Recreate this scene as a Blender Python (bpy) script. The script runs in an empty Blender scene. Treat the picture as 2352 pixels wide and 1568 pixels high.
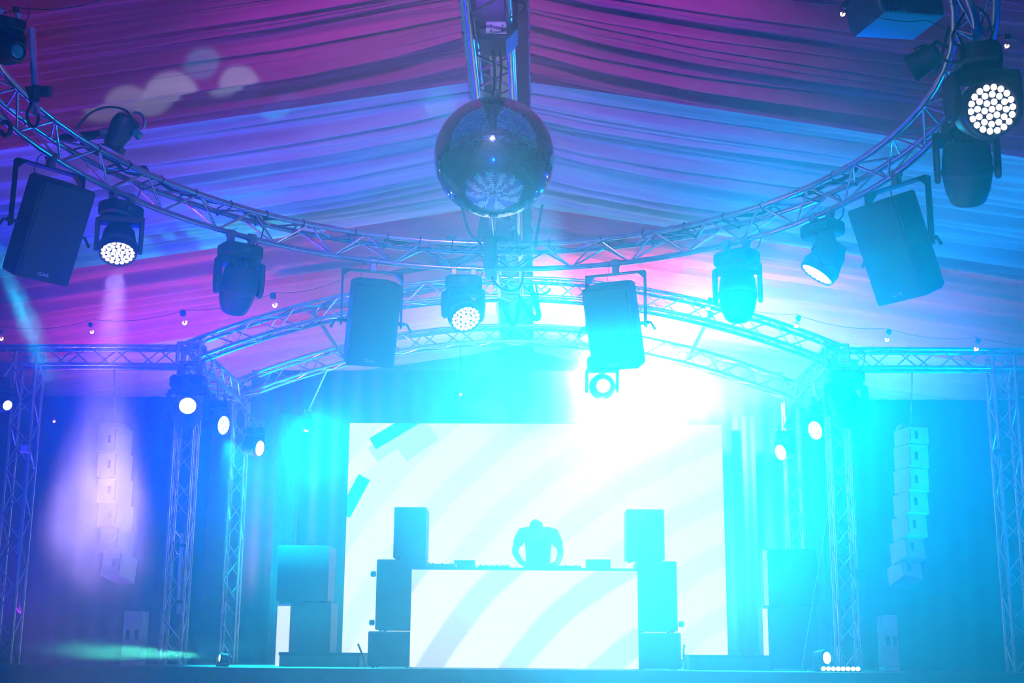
import bpy, math, random
from mathutils import Vector, Matrix
random.seed(7)
rnd = random.Random(11)
S = bpy.context.scene
COL = S.collection
PI = math.pi

# ------------------------------------------------------------------ camera
F_PX, EYE = 3100.0, 1.7
TH, YAW, ROLL = math.atan(716 / 3100.0), math.radians(1.2), 0.008
FWD = Vector((-math.sin(YAW) * math.cos(TH), math.cos(YAW) * math.cos(TH), math.sin(TH)))
R0 = Vector((math.cos(YAW), math.sin(YAW), 0.0))
U0 = R0.cross(FWD)
RGT = R0 * math.cos(ROLL) + U0 * math.sin(ROLL)
UPV = U0 * math.cos(ROLL) - R0 * math.sin(ROLL)
EYEP = Vector((0, 0, EYE))
cam_d = bpy.data.cameras.new('camera')
cam_d.sensor_width = 36.0
cam_d.lens = 36.0 * F_PX / 2352.0
cam_d.clip_start = 0.05
cam_d.clip_end = 200
cam = bpy.data.objects.new('camera', cam_d)
COL.objects.link(cam)
m = Matrix.Identity(4)
for i in range(3):
    m[i][0], m[i][1], m[i][2], m[i][3] = RGT[i], UPV[i], -FWD[i], EYEP[i]
cam.matrix_world = m
S.camera = cam


def P(x, y, Y):
    """the point of the place at depth Y that lies along the sight line of a pixel"""
    d = FWD + RGT * ((x - 1176) / F_PX) - UPV * ((y - 784) / F_PX)
    return EYEP + d * (Y / d.y)


def proj(p):
    q = p - EYEP
    d = q.dot(FWD)
    return (1176 + F_PX * q.dot(RGT) / d, 784 - F_PX * q.dot(UPV) / d)


# ------------------------------------------------------------------ world, exposure, cycles quality
S.view_settings.view_transform = 'Standard'
S.view_settings.look = 'None'
S.view_settings.gamma = 1.0
S.view_settings.use_curve_mapping = False
S.view_settings.exposure = 0.0
W = bpy.data.worlds.new('night')
S.world = W
W.use_nodes = True
W.node_tree.nodes['Background'].inputs[0].default_value = (0.01, 0.02, 0.08, 1)
W.node_tree.nodes['Background'].inputs[1].default_value = 0.2
c = S.cycles
c.use_denoising = True
c.max_bounces = 2
c.diffuse_bounces = 1
c.glossy_bounces = 1
c.transmission_bounces = 2
c.volume_bounces = 0
c.transparent_max_bounces = 4
c.sample_clamp_direct = 0
c.sample_clamp_indirect = 3.0
c.caustics_reflective = False
c.caustics_refractive = False
c.adaptive_threshold = 0.08
c.adaptive_min_samples = 16
c.use_light_tree = False

HAZE = 0.012
HAZE_G = 0.82


def spot(name, loc, aim, color, watts, deg, blend=0.4, radius=0.06):
    d = bpy.data.lights.new(name, 'SPOT')
    d.color = color
    d.energy = watts
    d.spot_size = math.radians(deg)
    d.spot_blend = blend
    d.shadow_soft_size = radius
    d.cycles.use_multiple_importance_sampling = False
    o = bpy.data.objects.new(name, d)
    COL.objects.link(o)
    o.location = loc
    o.rotation_euler = (Vector(aim) - Vector(loc)).to_track_quat('-Z', 'Y').to_euler()
    return o


CYAN, BLUE, VIOLET = (0.02, 0.8, 1.0), (0.02, 0.16, 1.0), (0.35, 0.12, 1.0)
MAGENTA, GREEN = (1.0, 0.05, 0.45), (0.05, 1.0, 0.55)
# unseen wash lamps, added to light roof, stage, haze and mirror ball
WASH = (
    ('wash_left', (-7.0, 16.2, 1.75), (-2.6, 14.4, 7.6), (0.032, 0.018, 1.000), 2200, 96),
    ('wash_right', (6.4, 16.2, 1.75), (2.0, 14.4, 7.6), (0.000, 0.286, 1.000), 2100, 96),
    ('wash_rear_left', (-6.0, 20.2, 1.75), (-4.6, 22.0, 7.0), (1.000, 0.176, 0.588), 1700, 100),
    ('wash_rear_right', (5.2, 20.2, 1.75), (2.0, 23.0, 7.4), (0.529, 1.000, 1.000), 1700, 120),
    ('wash_side_left', (-7.5, 11.0, 0.5), (-2.5, 12.6, 7.5), (1.000, 0.000, 0.758), 330, 80),
    ('wash_side_right', (7.2, 9.5, 0.5), (3.5, 12.5, 7.3), (0.000, 0.772, 1.000), 731, 80),
    ('wash_ridge', (-0.4, 5.7, 5.9), (-0.4, 12.6, 7.8), (0.382, 0.018, 1.000), 1700, 60),
    ('wash_stage_left', (-3.4, 18.4, 1.62), (-2.2, 19.6, 4.4), (0.000, 1.000, 0.885), 2600, 130),
    ('wash_stage_right', (2.7, 18.4, 1.62), (1.6, 19.6, 4.4), (0.444, 0.833, 1.000), 180, 130),
    ('wash_wing_left', (-7.6, 17.6, 1.62), (-5.6, 18.8, 3.4), (0.429, 0.000, 1.000), 140, 130),
    ('fill_behind_camera', (-0.4, -1.5, 0.5), (-0.4, 3.5, 8.0), (0.0, 0.06, 1.0), 2600, 110),  # added behind the camera so the mirror ball reflects blue
    ('fill_truss_front', (-0.5, 1.2, 6.3), (-0.4, 17.0, 3.6), (0.42, 0.32, 1.0), 1500, 56),  # added front fill that brightens the truss tubes
    ('fill_dance_floor', (-0.4, 5.3, 5.6), (-0.3, 7.9, 0.0), (0.8, 0.75, 1.0), 5500, 70),  # added to brighten the floor wedges mirrored in the ball
    ('fill_far_right', (7.9, 14.5, 4.2), (0, 1, 2.5), (0.000, 0.000, 1.000), 500, 80),  # added out of view for a blue veil in the haze
)
for nm, lo_, ai_, co_, wa_, de_ in WASH:
    spot(nm, lo_, ai_, co_, wa_, de_, 0.8, 0.15)

# ------------------------------------------------------------------ materials
MATS = {}


def mat(name, col, rough=0.6, metal=0.0, emit=None, estr=0.0, noise=0.0, nscale=8.0, spec=0.5, bump=0.0, bscale=60.0):
    if name in MATS:
        return MATS[name]
    mt = bpy.data.materials.new(name)
    mt.use_nodes = True
    nt = mt.node_tree
    b = nt.nodes['Principled BSDF']
    b.inputs['Roughness'].default_value = rough
    b.inputs['Metallic'].default_value = metal
    b.inputs['Specular IOR Level'].default_value = spec
    b.inputs['Base Color'].default_value = (*col, 1)
    tc = nt.nodes.new('ShaderNodeTexCoord')
    if noise:
        n = nt.nodes.new('ShaderNodeTexNoise')
        n.inputs['Scale'].default_value = nscale
        n.inputs['Detail'].default_value = 4
        r = nt.nodes.new('ShaderNodeValToRGB')
        r.color_ramp.elements[0].position, r.color_ramp.elements[1].position = 0.3, 0.7
        r.color_ramp.elements[0].color = (*[v * (1 - noise) for v in col], 1)
        r.color_ramp.elements[1].color = (*[min(1, v * (1 + noise)) for v in col], 1)
        nt.links.new(tc.outputs['Object'], n.inputs['Vector'])
        nt.links.new(n.outputs['Fac'], r.inputs['Fac'])
        nt.links.new(r.outputs['Color'], b.inputs['Base Color'])
    if bump:
        n2 = nt.nodes.new('ShaderNodeTexNoise')
        n2.inputs['Scale'].default_value = bscale
        bp = nt.nodes.new('ShaderNodeBump')
        bp.inputs['Strength'].default_value = bump
        bp.inputs['Distance'].default_value = 0.01
        nt.links.new(tc.outputs['Object'], n2.inputs['Vector'])
        nt.links.new(n2.outputs['Fac'], bp.inputs['Height'])
        nt.links.new(bp.outputs['Normal'], b.inputs['Normal'])
    if emit:
        b.inputs['Emission Color'].default_value = (*emit, 1)
        b.inputs['Emission Strength'].default_value = estr
    MATS[name] = mt
    return mt


ALU = mat('aluminium', (0.74, 0.75, 0.78), 0.22, 0.85, noise=0.12, nscale=14)
BLACK = mat('black_plastic', (0.012, 0.013, 0.016), 0.5, noise=0.3, nscale=12)
BLACKP = mat('black_paint', (0.015, 0.016, 0.02), 0.55, noise=0.3, nscale=20, bump=0.3, bscale=160)
GRILLE = mat('speaker_grille', (0.02, 0.02, 0.024), 0.6, 0.2, noise=0.5, nscale=220)
RUBBER = mat('cable_rubber', (0.01, 0.01, 0.012), 0.6)
STEEL = mat('steel', (0.35, 0.36, 0.38), 0.4, 0.9, noise=0.2)
PALE = mat('pale_grey_paint', (0.62, 0.63, 0.68), 0.6, noise=0.08, nscale=6)
DARKGREY = mat('dark_grey', (0.05, 0.05, 0.055), 0.6, noise=0.2)
LOGO = mat('logo_print', (0.85, 0.87, 0.9), 0.5, emit=None)
LEDW = mat('led_white', (1, 1, 1), 0.4, emit=(1.0, 0.97, 1.0), estr=1.7)
LEDC = mat('led_cool', (1, 1, 1), 0.4, emit=(0.85, 1.0, 1.0), estr=2.5)
LEDG = mat('led_green', (1, 1, 1), 0.4, emit=(0.45, 1.0, 0.75), estr=6.0)
LENSD = mat('dark_lens', (0.02, 0.05, 0.05), 0.05, 0.0, spec=1.0)
LENSGREEN = mat('green_lens', (0.05, 0.35, 0.25), 0.15, 0.3, noise=0.3)
BULBE = mat('filament_glow', (1, 0.6, 0.4), 0.5, emit=(1.0, 0.42, 0.25), estr=6.0)
SKIN = mat('skin', (0.45, 0.28, 0.2), 0.6, noise=0.08)
TEE = mat('grey_tshirt', (0.3, 0.32, 0.36), 0.85, noise=0.12, nscale=20)
HAIR = mat('dark_hair', (0.03, 0.025, 0.02), 0.7, noise=0.3, nscale=60)
JEANS = mat('dark_trousers', (0.04, 0.045, 0.07), 0.85, noise=0.2)
EDGE_GLOW = mat('lit_cabinet_edge', (0.8, 0.8, 0.8), 0.4, emit=(1.0, 0.95, 0.97), estr=0.75)  # glow stands for light falling on the cabinet edges
EDGE_GLOW_DIM = mat('lit_cabinet_edge_dim', (0.8, 0.8, 0.8), 0.4, emit=(0.9, 0.9, 1.0), estr=0.3)  # weaker glow for the fainter lit edge
PALELIT = mat('white_laminate', (0.8, 0.8, 0.82), 0.5, noise=0.05)
MIRROR = mat('mirror', (0.75, 0.8, 0.9), 0.06, 1.0)
glass = bpy.data.materials.new('bulb_glass')
glass.use_nodes = True
gnt = glass.node_tree
gnt.nodes.remove(gnt.nodes['Principled BSDF'])
gt = gnt.nodes.new('ShaderNodeBsdfTransparent')
gg = gnt.nodes.new('ShaderNodeBsdfGlossy')
gg.inputs['Roughness'].default_value = 0.05
gm = gnt.nodes.new('ShaderNodeMixShader')
gm.inputs[0].default_value = 0.12
gnt.links.new(gt.outputs[0], gm.inputs[1])
gnt.links.new(gg.outputs[0], gm.inputs[2])
gnt.links.new(gm.outputs[0], gnt.nodes['Material Output'].inputs['Surface'])
GLASS = glass


def fabric(name, col, trans=0.25):
    mt = bpy.data.materials.new(name)
    mt.use_nodes = True
    nt = mt.node_tree
    nt.nodes.remove(nt.nodes['Principled BSDF'])
    tc = nt.nodes.new('ShaderNodeTexCoord')
    mp = nt.nodes.new('ShaderNodeMapping')
    mp.inputs['Scale'].default_value = (0.5, 9.0, 1.0)
    n = nt.nodes.new('ShaderNodeTexNoise')
    n.inputs['Scale'].default_value = 1.0
    n.inputs['Detail'].default_value = 5
    r = nt.nodes.new('ShaderNodeValToRGB')
    r.color_ramp.elements[0].position, r.color_ramp.elements[1].position = 0.35, 0.65
    r.color_ramp.elements[0].color = (*[v * 0.8 for v in col], 1)
    r.color_ramp.elements[1].color = (*col, 1)
    d = nt.nodes.new('ShaderNodeBsdfDiffuse')
    t = nt.nodes.new('ShaderNodeBsdfTranslucent')
    mx = nt.nodes.new('ShaderNodeMixShader')
    mx.inputs[0].default_value = trans
    nt.links.new(tc.outputs['Object'], mp.inputs['Vector'])
    nt.links.new(mp.outputs[0], n.inputs['Vector'])
    nt.links.new(n.outputs['Fac'], r.inputs['Fac'])
    nt.links.new(r.outputs['Color'], d.inputs['Color'])
    nt.links.new(r.outputs['Color'], t.inputs['Color'])
    nt.links.new(d.outputs[0], mx.inputs[1])
    nt.links.new(t.outputs[0], mx.inputs[2])
    nt.links.new(mx.outputs[0], nt.nodes['Material Output'].inputs['Surface'])
    return mt


FAB_WHITE = fabric('white_fabric', (0.82, 0.8, 0.86))
FAB_RED_LIT = fabric('red_lit_fabric', (0.78, 0.06, 0.26))  # white fabric with the red light on these bays put into its colour
FAB_BLACK = fabric('black_drape', (0.07, 0.07, 0.08), 0.0)
FAB_GREY = fabric('grey_drape', (0.12, 0.12, 0.14), 0.1)


# ------------------------------------------------------------------ mesh helpers
class MB:
    def __init__(self):
        self.v, self.f = [], []

    def add(self, vs, fs):
        o = len(self.v)
        self.v += [Vector(q) for q in vs]
        self.f += [tuple(i + o for i in q) for q in fs]
        return self

    def box(self, x0, x1, y0, y1, z0, z1, M=None):
        vs = [Vector(q) for q in ((x0, y0, z0), (x1, y0, z0), (x1, y1, z0), (x0, y1, z0), (x0, y0, z1), (x1, y0, z1), (x1, y1, z1), (x0, y1, z1))]
        if M:
            vs = [M @ q for q in vs]
        return self.add(vs, [(0, 3, 2, 1), (4, 5, 6, 7), (0, 1, 5, 4), (1, 2, 6, 5), (2, 3, 7, 6), (3, 0, 4, 7)])

    def prism(self, poly, a0, a1, axis='y', M=None, bev=0.0):
        """poly of 2-d points extruded along an axis, with a small chamfer"""
        n = len(poly)
        cx = sum(q[0] for q in poly) / n
        cy = sum(q[1] for q in poly) / n
        lays = [(a0, 1.0), (a1, 1.0)]
        if bev:
            def sc(q):
                L = math.hypot(q[0] - cx, q[1] - cy)
                k = max(0.1, 1 - bev / max(L, 1e-6))
                return (cx + (q[0] - cx) * k, cy + (q[1] - cy) * k)
            inner = [sc(q) for q in poly]
            rings = [(inner, a0), (poly, a0 + bev), (poly, a1 - bev), (inner, a1)]
        else:
            rings = [(poly, a0), (poly, a1)]
        vs, fs = [], []
        for pl, a in rings:
            for q in pl:
                w = {'y': (q[0], a, q[1]), 'z': (q[0], q[1], a), 'x': (a, q[0], q[1])}[axis]
                w = Vector(w)
                vs.append(M @ w if M else w)
        for k in range(len(rings) - 1):
            for i in range(n):
                j = (i + 1) % n
                fs.append((k * n + i, k * n + j, (k + 1) * n + j, (k + 1) * n + i))
        fs.append(tuple(range(n - 1, -1, -1)))
        fs.append(tuple((len(rings) - 1) * n + i for i in range(n)))
        if axis == 'y':
            fs = [q[::-1] for q in fs]
        return self.add(vs, fs)

    def lathe(self, prof, n=24, M=None, axis='z'):
        vs, fs = [], []
        for r, a in prof:
            for i in range(n):
                t = 2 * PI * i / n
                w = Vector((r * math.cos(t), r * math.sin(t), a))
                if axis == 'y':
                    w = Vector((w.x, w.z, w.y))
                elif axis == 'x':
                    w = Vector((w.z, w.x, w.y))
                vs.append(M @ w if M else w)
        for k in range(len(prof) - 1):
            for i in range(n):
                j = (i + 1) % n
                fs.append((k * n + i, k * n + j, (k + 1) * n + j, (k + 1) * n + i))
        fs.append(tuple(range(n - 1, -1, -1)))
        fs.append(tuple((len(prof) - 1) * n + i for i in range(n)))
        return self.add(vs, fs)

    def tube(self, pts, r, n=8, closed=False):
        pts = [Vector(q) for q in pts]
        k = len(pts)
        vs, fs = [], []
        prev = None
        for i in range(k):
            if closed:
                t = pts[(i + 1) % k] - pts[i - 1]
            else:
                t = pts[min(i + 1, k - 1)] - pts[max(i - 1, 0)]
            t.normalize()
            if prev is None:
                a = t.cross(Vector((0, 0, 1)))
                if a.length < 1e-3:
                    a = t.cross(Vector((1, 0, 0)))
            else:
                a = prev - t * prev.dot(t)
            a.normalize()
            prev = a
            b = t.cross(a)
            for j in range(n):
                w = 2 * PI * j / n
                vs.append(pts[i] + (a * math.cos(w) + b * math.sin(w)) * r)
        for i in range(k if closed else k - 1):
            i2 = (i + 1) % k
            for j in range(n):
                j2 = (j + 1) % n
                fs.append((i * n + j, i * n + j2, i2 * n + j2, i2 * n + j))
        if not closed:
            fs.append(tuple(range(n - 1, -1, -1)))
            fs.append(tuple((k - 1) * n + j for j in range(n)))
        return self.add(vs, fs)

    def ball(self, c0, r, n=12, sx=1, sy=1, sz=1):
        c0 = Vector(c0)
        prof = [(max(1e-4, r * math.sin(PI * k / n)), -r * math.cos(PI * k / n)) for k in range(n + 1)]
        return self.lathe(prof, 2 * n, M=Matrix.Translation(c0) @ Matrix.Diagonal((sx, sy, sz, 1)))

    def mesh(self, name, mt, smooth=None, off=None):
        me = bpy.data.meshes.new(name)
        vs = self.v if off is None else [q - off for q in self.v]
        me.from_pydata([tuple(q) for q in vs], [], self.f)
        me.materials.append(mt)
        me.validate()
        if smooth is not None:
            me.shade_smooth()
            if smooth < 3:
                try:
                    me.set_sharp_from_angle(angle=smooth)
                except Exception:
                    pass
        me.update()
        return me

    def build(self, name, mt, parent=None, smooth=0.7, local=False):
        """link as one object; vertices are in world space unless local"""
        off = None
        if parent is not None and not local:
            off = wloc(parent)
        o = bpy.data.objects.new(name, self.mesh(name, mt, smooth, off))
        COL.objects.link(o)
        o.parent = parent
        return o


def wloc(o):
    p = Vector((0, 0, 0))
    while o is not None:
        p = p + o.location
        o = o.parent
    return p


def tag(o, label=None, cat=None, group=None, kind=None):
    if label:
        o['label'] = label
    if cat:
        o['category'] = cat
    if group:
        o['group'] = group
    if kind:
        o['kind'] = kind
    return o


def thing(name, label, cat, loc=(0, 0, 0), group=None, kind=None):
    o = bpy.data.objects.new(name, None)
    o.empty_display_size = 0.1
    COL.objects.link(o)
    o.location = loc
    return tag(o, label, cat, group, kind)


def put(name, me, parent, M=None):
    o = bpy.data.objects.new(name, me)
    COL.objects.link(o)
    o.parent = parent
    if M is not None:
        o.matrix_local = M
    return o


UNIT = MB().lathe([(1, 0), (1, 1)], 8).mesh('bar', ALU, 0.9)
UNIT_S = MB().lathe([(1, 0), (1, 1)], 8).mesh('bar_steel', STEEL, 0.9)


def bar(name, p0, p1, r, parent, me=None):
    p0, p1 = Vector(p0), Vector(p1)
    d = p1 - p0
    M = Matrix.Translation(p0 - wloc(parent)) @ d.to_track_quat('Z', 'Y').to_matrix().to_4x4() @ Matrix.Diagonal((r, r, d.length, 1))
    return put(name, me or UNIT, parent, M)


# ------------------------------------------------------------------ the setting
DECK = 1.52
RIDGE_X, RIDGE_Z, SLOPE, HALF = -0.45, 7.95, 0.155, 9.6
BAYS = [-4.0, -0.2, 3.4, 7.6, 11.2, 14.0, 18.3, 23.0, 27.5]
Y0, Y1 = -4.0, 27.5
XL, XR = RIDGE_X - HALF, RIDGE_X + HALF
EAVE = RIDGE_Z - SLOPE * HALF
fl = tag(MB().box(XL, XR, Y0, Y1, -0.1, 0.0).build('floor', DARKGREY, smooth=None), kind='structure')


def drape(name, a, b, z0, z1, mt, fold=0.22, amp=0.05, parent=None):
    """a hanging curtain with vertical folds between two plan points"""
    a, b = Vector((*a, 0)), Vector((*b, 0))
    L = (b - a).length
    n = max(8, int(L / fold * 8))
    t = (b - a) / L
    nn = Vector((-t.y, t.x, 0))
    mb = MB()
    ph = rnd.random() * 6
    vs, fs = [], []
    for k in range(n + 1):
        s = L * k / n
        w = amp * math.sin(2 * PI * s / fold + ph + 0.8 * math.sin(s * 1.7)) * (0.7 + 0.3 * math.sin(s * 0.9 + ph))
        q = a + t * s + nn * w
        vs += [(q.x, q.y, z0), (q.x + nn.x * w * 0.2, q.y + nn.y * w * 0.2, z0 + (z1 - z0) * 0.5), (q.x - nn.x * w * 0.5, q.y - nn.y * w * 0.5, z1)]
        if k < n:
            o = 3 * k
            fs += [(o, o + 3, o + 4, o + 1), (o + 1, o + 4, o + 5, o + 2)]
    mb.add(vs, fs)
    return mb.build(name, mt, parent, smooth=3.1)


tag(drape('wall_left', (XL, Y0), (XL, Y1), 0, EAVE, FAB_GREY, 0.5, 0.06), kind='structure')
tag(drape('wall_right', (XR, Y1), (XR, Y0), 0, EAVE, FAB_GREY, 0.5, 0.06), kind='structure')
bw = MB()
bw.add([(XL, Y1, 0), (XR, Y1, 0), (XR, Y1, EAVE), (RIDGE_X, Y1, RIDGE_Z + 0.3), (XL, Y1, EAVE)], [(0, 1, 2, 3, 4)])
tag(bw.build('wall_back', FAB_GREY, smooth=None), kind='structure')
fw = MB()
fw.add([(XL, Y0, 0), (XR, Y0, 0), (XR, Y0, EAVE), (RIDGE_X, Y0, RIDGE_Z + 0.3), (XL, Y0, EAVE)], [(4, 3, 2, 1, 0)])
tag(fw.build('wall_front', FAB_GREY, smooth=None), kind='structure')

ceiling = thing('ceiling', None, None, (RIDGE_X, 14, RIDGE_Z), kind='structure')


def roof_panel(side, ya, yb, mt, seed):
    r = random.Random(seed)
    NY, NS = 320, 40
    comps = [(r.uniform(2, 5), r.uniform(0.025, 0.045), r.uniform(0, 6.28), r.uniform(-0.12, 0.12)) for _ in range(3)]
    comps += [(r.uniform(6, 14), r.uniform(0.02, 0.036), r.uniform(0, 6.28), r.uniform(-0.2, 0.2)) for _ in range(5)]
    comps += [(r.uniform(18, 34), r.uniform(0.006, 0.012), r.uniform(0, 6.28), r.uniform(-0.4, 0.4)) for _ in range(4)]
    comps += [(r.uniform(20, 44), r.uniform(0.005, 0.009), r.uniform(0, 6.28), r.uniform(-0.5, 0.5)) for _ in range(4)]
    fine = [(r.uniform(45, 80), r.uniform(0.004, 0.006), r.uniform(0, 6.28)) for _ in range(3)]
    vs, fs = [], []
    for i in range(NS + 1):
        s = (i / NS) ** 1.5 * (HALF - 0.34) + 0.34
        for j in range(NY + 1):
            t = j / NY
            edge = math.sin(PI * t)
            env = min(1.0, edge * 4)
            z = RIDGE_Z - SLOPE * s - 0.16 * edge * (0.3 + 0.7 * min(1, s / 2.0))
            w = 0
            for fq, am, ph, dr in comps:
                w += am * math.sin(2 * PI * fq * t + ph + dr * s + 0.35 * math.sin(s * 0.5 + ph))
            rw = math.exp(-(s - 0.34) / 0.35)
            for fq, am, ph in fine:
                w += am * rw * math.sin(2 * PI * fq * t + ph)
            z += w * env * 1.25 * (0.55 + 0.45 * min(1, s))
            y = ya + (yb - ya) * t
            vs.append((RIDGE_X + side * s, y, z))
    for i in range(NS):
        for j in range(NY):
            a = i * (NY + 1) + j
            q = (a, a + 1, a + NY + 2, a + NY + 1)
            fs.append(q if side > 0 else q[::-1])
    return MB().add(vs, fs).build('fabric_panel', mt, ceiling, smooth=3.1)


BAYMAT = [FAB_WHITE, FAB_RED_LIT, FAB_WHITE, FAB_RED_LIT, FAB_RED_LIT, FAB_WHITE, FAB_RED_LIT, FAB_WHITE]
for k in range(len(BAYS) - 1):
    for sd in (-1, 1):
        roof_panel(sd, BAYS[k], BAYS[k + 1], BAYMAT[k], 86 + 7 * k + sd)
# ridge cover, white ruffled edge bands, and rafters under the seams
MB().box(RIDGE_X - 0.42, RIDGE_X + 0.42, BAYS[0], BAYS[-1], RIDGE_Z + 0.1, RIDGE_Z + 0.12).build('ridge_cover', FAB_GREY, ceiling, smooth=None)
for sd in (-1, 1):
    rb = MB()
    n = 900
    vs, fs = [], []
    for k in range(n + 1):
        y = BAYS[0] + (BAYS[-1] - BAYS[0]) * k / n
        w = 0.012 * math.sin(k * 1.9) + 0.006 * math.sin(k * 0.7)
        vs += [(RIDGE_X + sd * (0.33 + w), y, RIDGE_Z + 0.11), (RIDGE_X + sd * (0.34 - w), y, RIDGE_Z - 0.09)]
        if k < n:
            fs.append((2 * k, 2 * k + 1, 2 * k + 3, 2 * k + 2))
    rb.add(vs, fs).build('ruffled_edge', FAB_WHITE, ceiling, smooth=3.1)
MB().box(RIDGE_X - 0.1, RIDGE_X + 0.1, BAYS[0], BAYS[-1], RIDGE_Z - 0.02, RIDGE_Z + 0.08).build('ridge_beam', STEEL, ceiling, smooth=None)

# stage
SX = -0.36
stage = thing('stage_platform', 'wide dark blue stage platform under the trusses and booth', 'stage', (SX, 16, 0), kind='structure')
stage.name = 'floor_stage'
MB().box(XL + 1.2, XR - 1.2, 15.6, 24.0, DECK - 0.12, DECK).build('deck', DARKGREY, stage, smooth=None)
x = XL + 1.2
while x < XR - 1.25:
    MB().box(x + 0.004, min(x + 1.0, XR - 1.2) - 0.004, 15.62, 15.66, 0.0, DECK - 0.12).build('front_panel', DARKGREY, stage, smooth=None)
    x += 1.0
BZ = EYE + 3.64     # underside of the stage roof truss at the eaves
tag(drape('wall_stage_back', (SX - 4.2, 20.9), (SX + 4.2, 20.9), DECK, EYE + 4.35, FAB_BLACK, 0.3, 0.025), kind='structure')
tag(drape('wall_wing_left', (XL, 18.9), (SX - 4.3, 18.9), DECK, BZ - 0.1, FAB_BLACK, 0.3, 0.03), kind='structure')
tag(drape('wall_wing_right', (SX + 4.3, 18.9), (XR, 18.9), DECK, BZ - 0.1, FAB_BLACK, 0.3, 0.03), kind='structure')
# side legs of drape seen edge on at both sides of the stage
for sd, nm in ((-1, 'left'), (1, 'right')):
    o = drape('stage_leg_drape', (SX + sd * 3.62, 20.2), (SX + sd * 3.3, 20.5), DECK, BZ - 0.1, FAB_GREY, 0.16, 0.03)
    tag(o, 'narrow grey masking drape hanging at the %s rear corner of the stage' % nm, 'drape', 'masking drapes at the stage corners')

# haze: a thin homogeneous scattering medium that fills the tent
hz = MB().prism([(XL + 0.12, 0.04), (XR - 0.12, 0.04), (XR - 0.12, EAVE - 0.2), (RIDGE_X, RIDGE_Z - 0.2), (XL + 0.12, EAVE - 0.2)], Y0 + 0.1, Y1 - 0.1, 'y').build('haze', BLACK, smooth=None)
hm = bpy.data.materials.new('haze')
hm.use_nodes = True
hn = hm.node_tree
hn.nodes.remove(hn.nodes['Principled BSDF'])
vsn = hn.nodes.new('ShaderNodeVolumeScatter')
vsn.inputs['Color'].default_value = (0.97, 0.98, 1, 1)
vsn.inputs['Density'].default_value = HAZE
vsn.inputs['Anisotropy'].default_value = HAZE_G
hn.links.new(vsn.outputs[0], hn.nodes['Material Output'].inputs['Volume'])
hz.data.materials[0] = hm
hz.display_type = 'WIRE'
tag(hz, 'thin stage haze filling the whole tent and showing the beams', 'haze', kind='stuff')

# ------------------------------------------------------------------ trusses
def truss(name, label, path, sidev, norms, size, loc, r=0.025, rb=0.01, cat='truss', group=None, tri=False, closed=False, rungs=True, ends=True):
    """lattice truss along path nodes; chords and every brace are parts"""
    T = thing(name, label, cat, loc, group)
    n = len(path)
    h = size / 2
    if tri:
        hh = size * 0.866
        lines = [[path[i] + sidev[i] * h + norms[i] * (hh / 2) for i in range(n)], [path[i] - sidev[i] * h + norms[i] * (hh / 2) for i in range(n)], [path[i] - norms[i] * (hh / 2) for i in range(n)]]
    else:
        lines = [[path[i] + sidev[i] * a + norms[i] * b for i in range(n)] for a, b in ((-h, -h), (-h, h), (h, h), (h, -h))]
    straight = not closed and (path[n // 2] - (path[0] + path[-1]) / 2).length < 1e-3 * (path[-1] - path[0]).length + 1e-4
    for L in lines:
        pts = [L[0], L[-1]] if straight else L
        MB().tube(pts, r, 10, closed).build('chord', ALU, T, smooth=0.9)
    k = len(lines)
    for a in range(k):
        A, B = lines[a], lines[(a + 1) % k]
        for i in range(n if closed else n - 1):
            j = (i + 1) % n
            if i % 2 == a % 2:
                bar('brace', A[i], B[j], rb, T)
            else:
                bar('brace', B[i], A[j], rb, T)
        if ends and not closed:
            bar('end_rung', A[0], B[0], rb * 1.2, T)
            bar('end_rung', A[-1], B[-1], rb * 1.2, T)
    return T, lines


def straight_nodes(a, b, step):
    a, b = Vector(a), Vector(b)
    n = max(2, round((b - a).length / step))
    return [a + (b - a) * (i / n) for i in range(n + 1)]


def lin_truss(name, label, a, b, size, sv, nv, step=0.3, **kw):
    pth = straight_nodes(a, b, step)
    k = len(pth)
    return truss(name, label, pth, [Vector(sv)] * k, [Vector(nv)] * k, size, Vector(a), **kw)


# circular truss
RQ = (-0.52330241, 8.6721911, 3.8633112 + EYE, -0.02078764, -0.05825234, 3.22847711)
RC = Vector(RQ[:3])
RN = Vector((-RQ[3], -RQ[4], 1)).normalized()
NR = 76
TS = 0.24
TH3 = TS * 0.866


def rpt(t, dr, dn):
    rr = RQ[5] + dr
    q = Vector((rr * math.cos(t), rr * math.sin(t), 0))
    q.z = RQ[3] * q.x + RQ[4] * q.y
    return RC + q + RN * dn


ring_path, ring_side, ring_nrm = [], [], []
for i in range(NR):
    t = 2 * PI * i / NR
    ring_path.append(rpt(t, TS / 2, -TH3 / 2))
    ring_side.append((rpt(t, TS, 0) - rpt(t, 0, 0)).normalized())
    ring_nrm.append(RN)
ring, RL = truss('circular_truss', 'large circular aluminium lattice truss hung under the tent roof around the mirror ball', ring_path, ring_side, ring_nrm, TS, RC, r=0.025, rb=0.0095, tri=True, closed=True)
# collar plates where the ring sections bolt together
for k in range(8):
    t = 2 * PI * (k + 0.5) / 8 + PI / 8 * 0.12
    for dr, dn in ((0, 0), (TS, 0), (TS / 2, -TH3)):
        a, b = rpt(t - 0.011, dr, dn), rpt(t + 0.011, dr, dn)
        bar('coupler', a, b, 0.029, ring)


def ring_bottom(px, py):
    best = None
    for k in range(2880):
        t = 2 * PI * k / 2880
        p = rpt(t, TS / 2, -TH3)
        if (p - EYEP).dot(FWD) < 1:
            continue
        q = proj(p)
        d = math.hypot(q[0] - px, q[1] - py)
        if best is None or d < best[0]:
            best = (d, t, p)
    return best[1], best[2]


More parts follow.
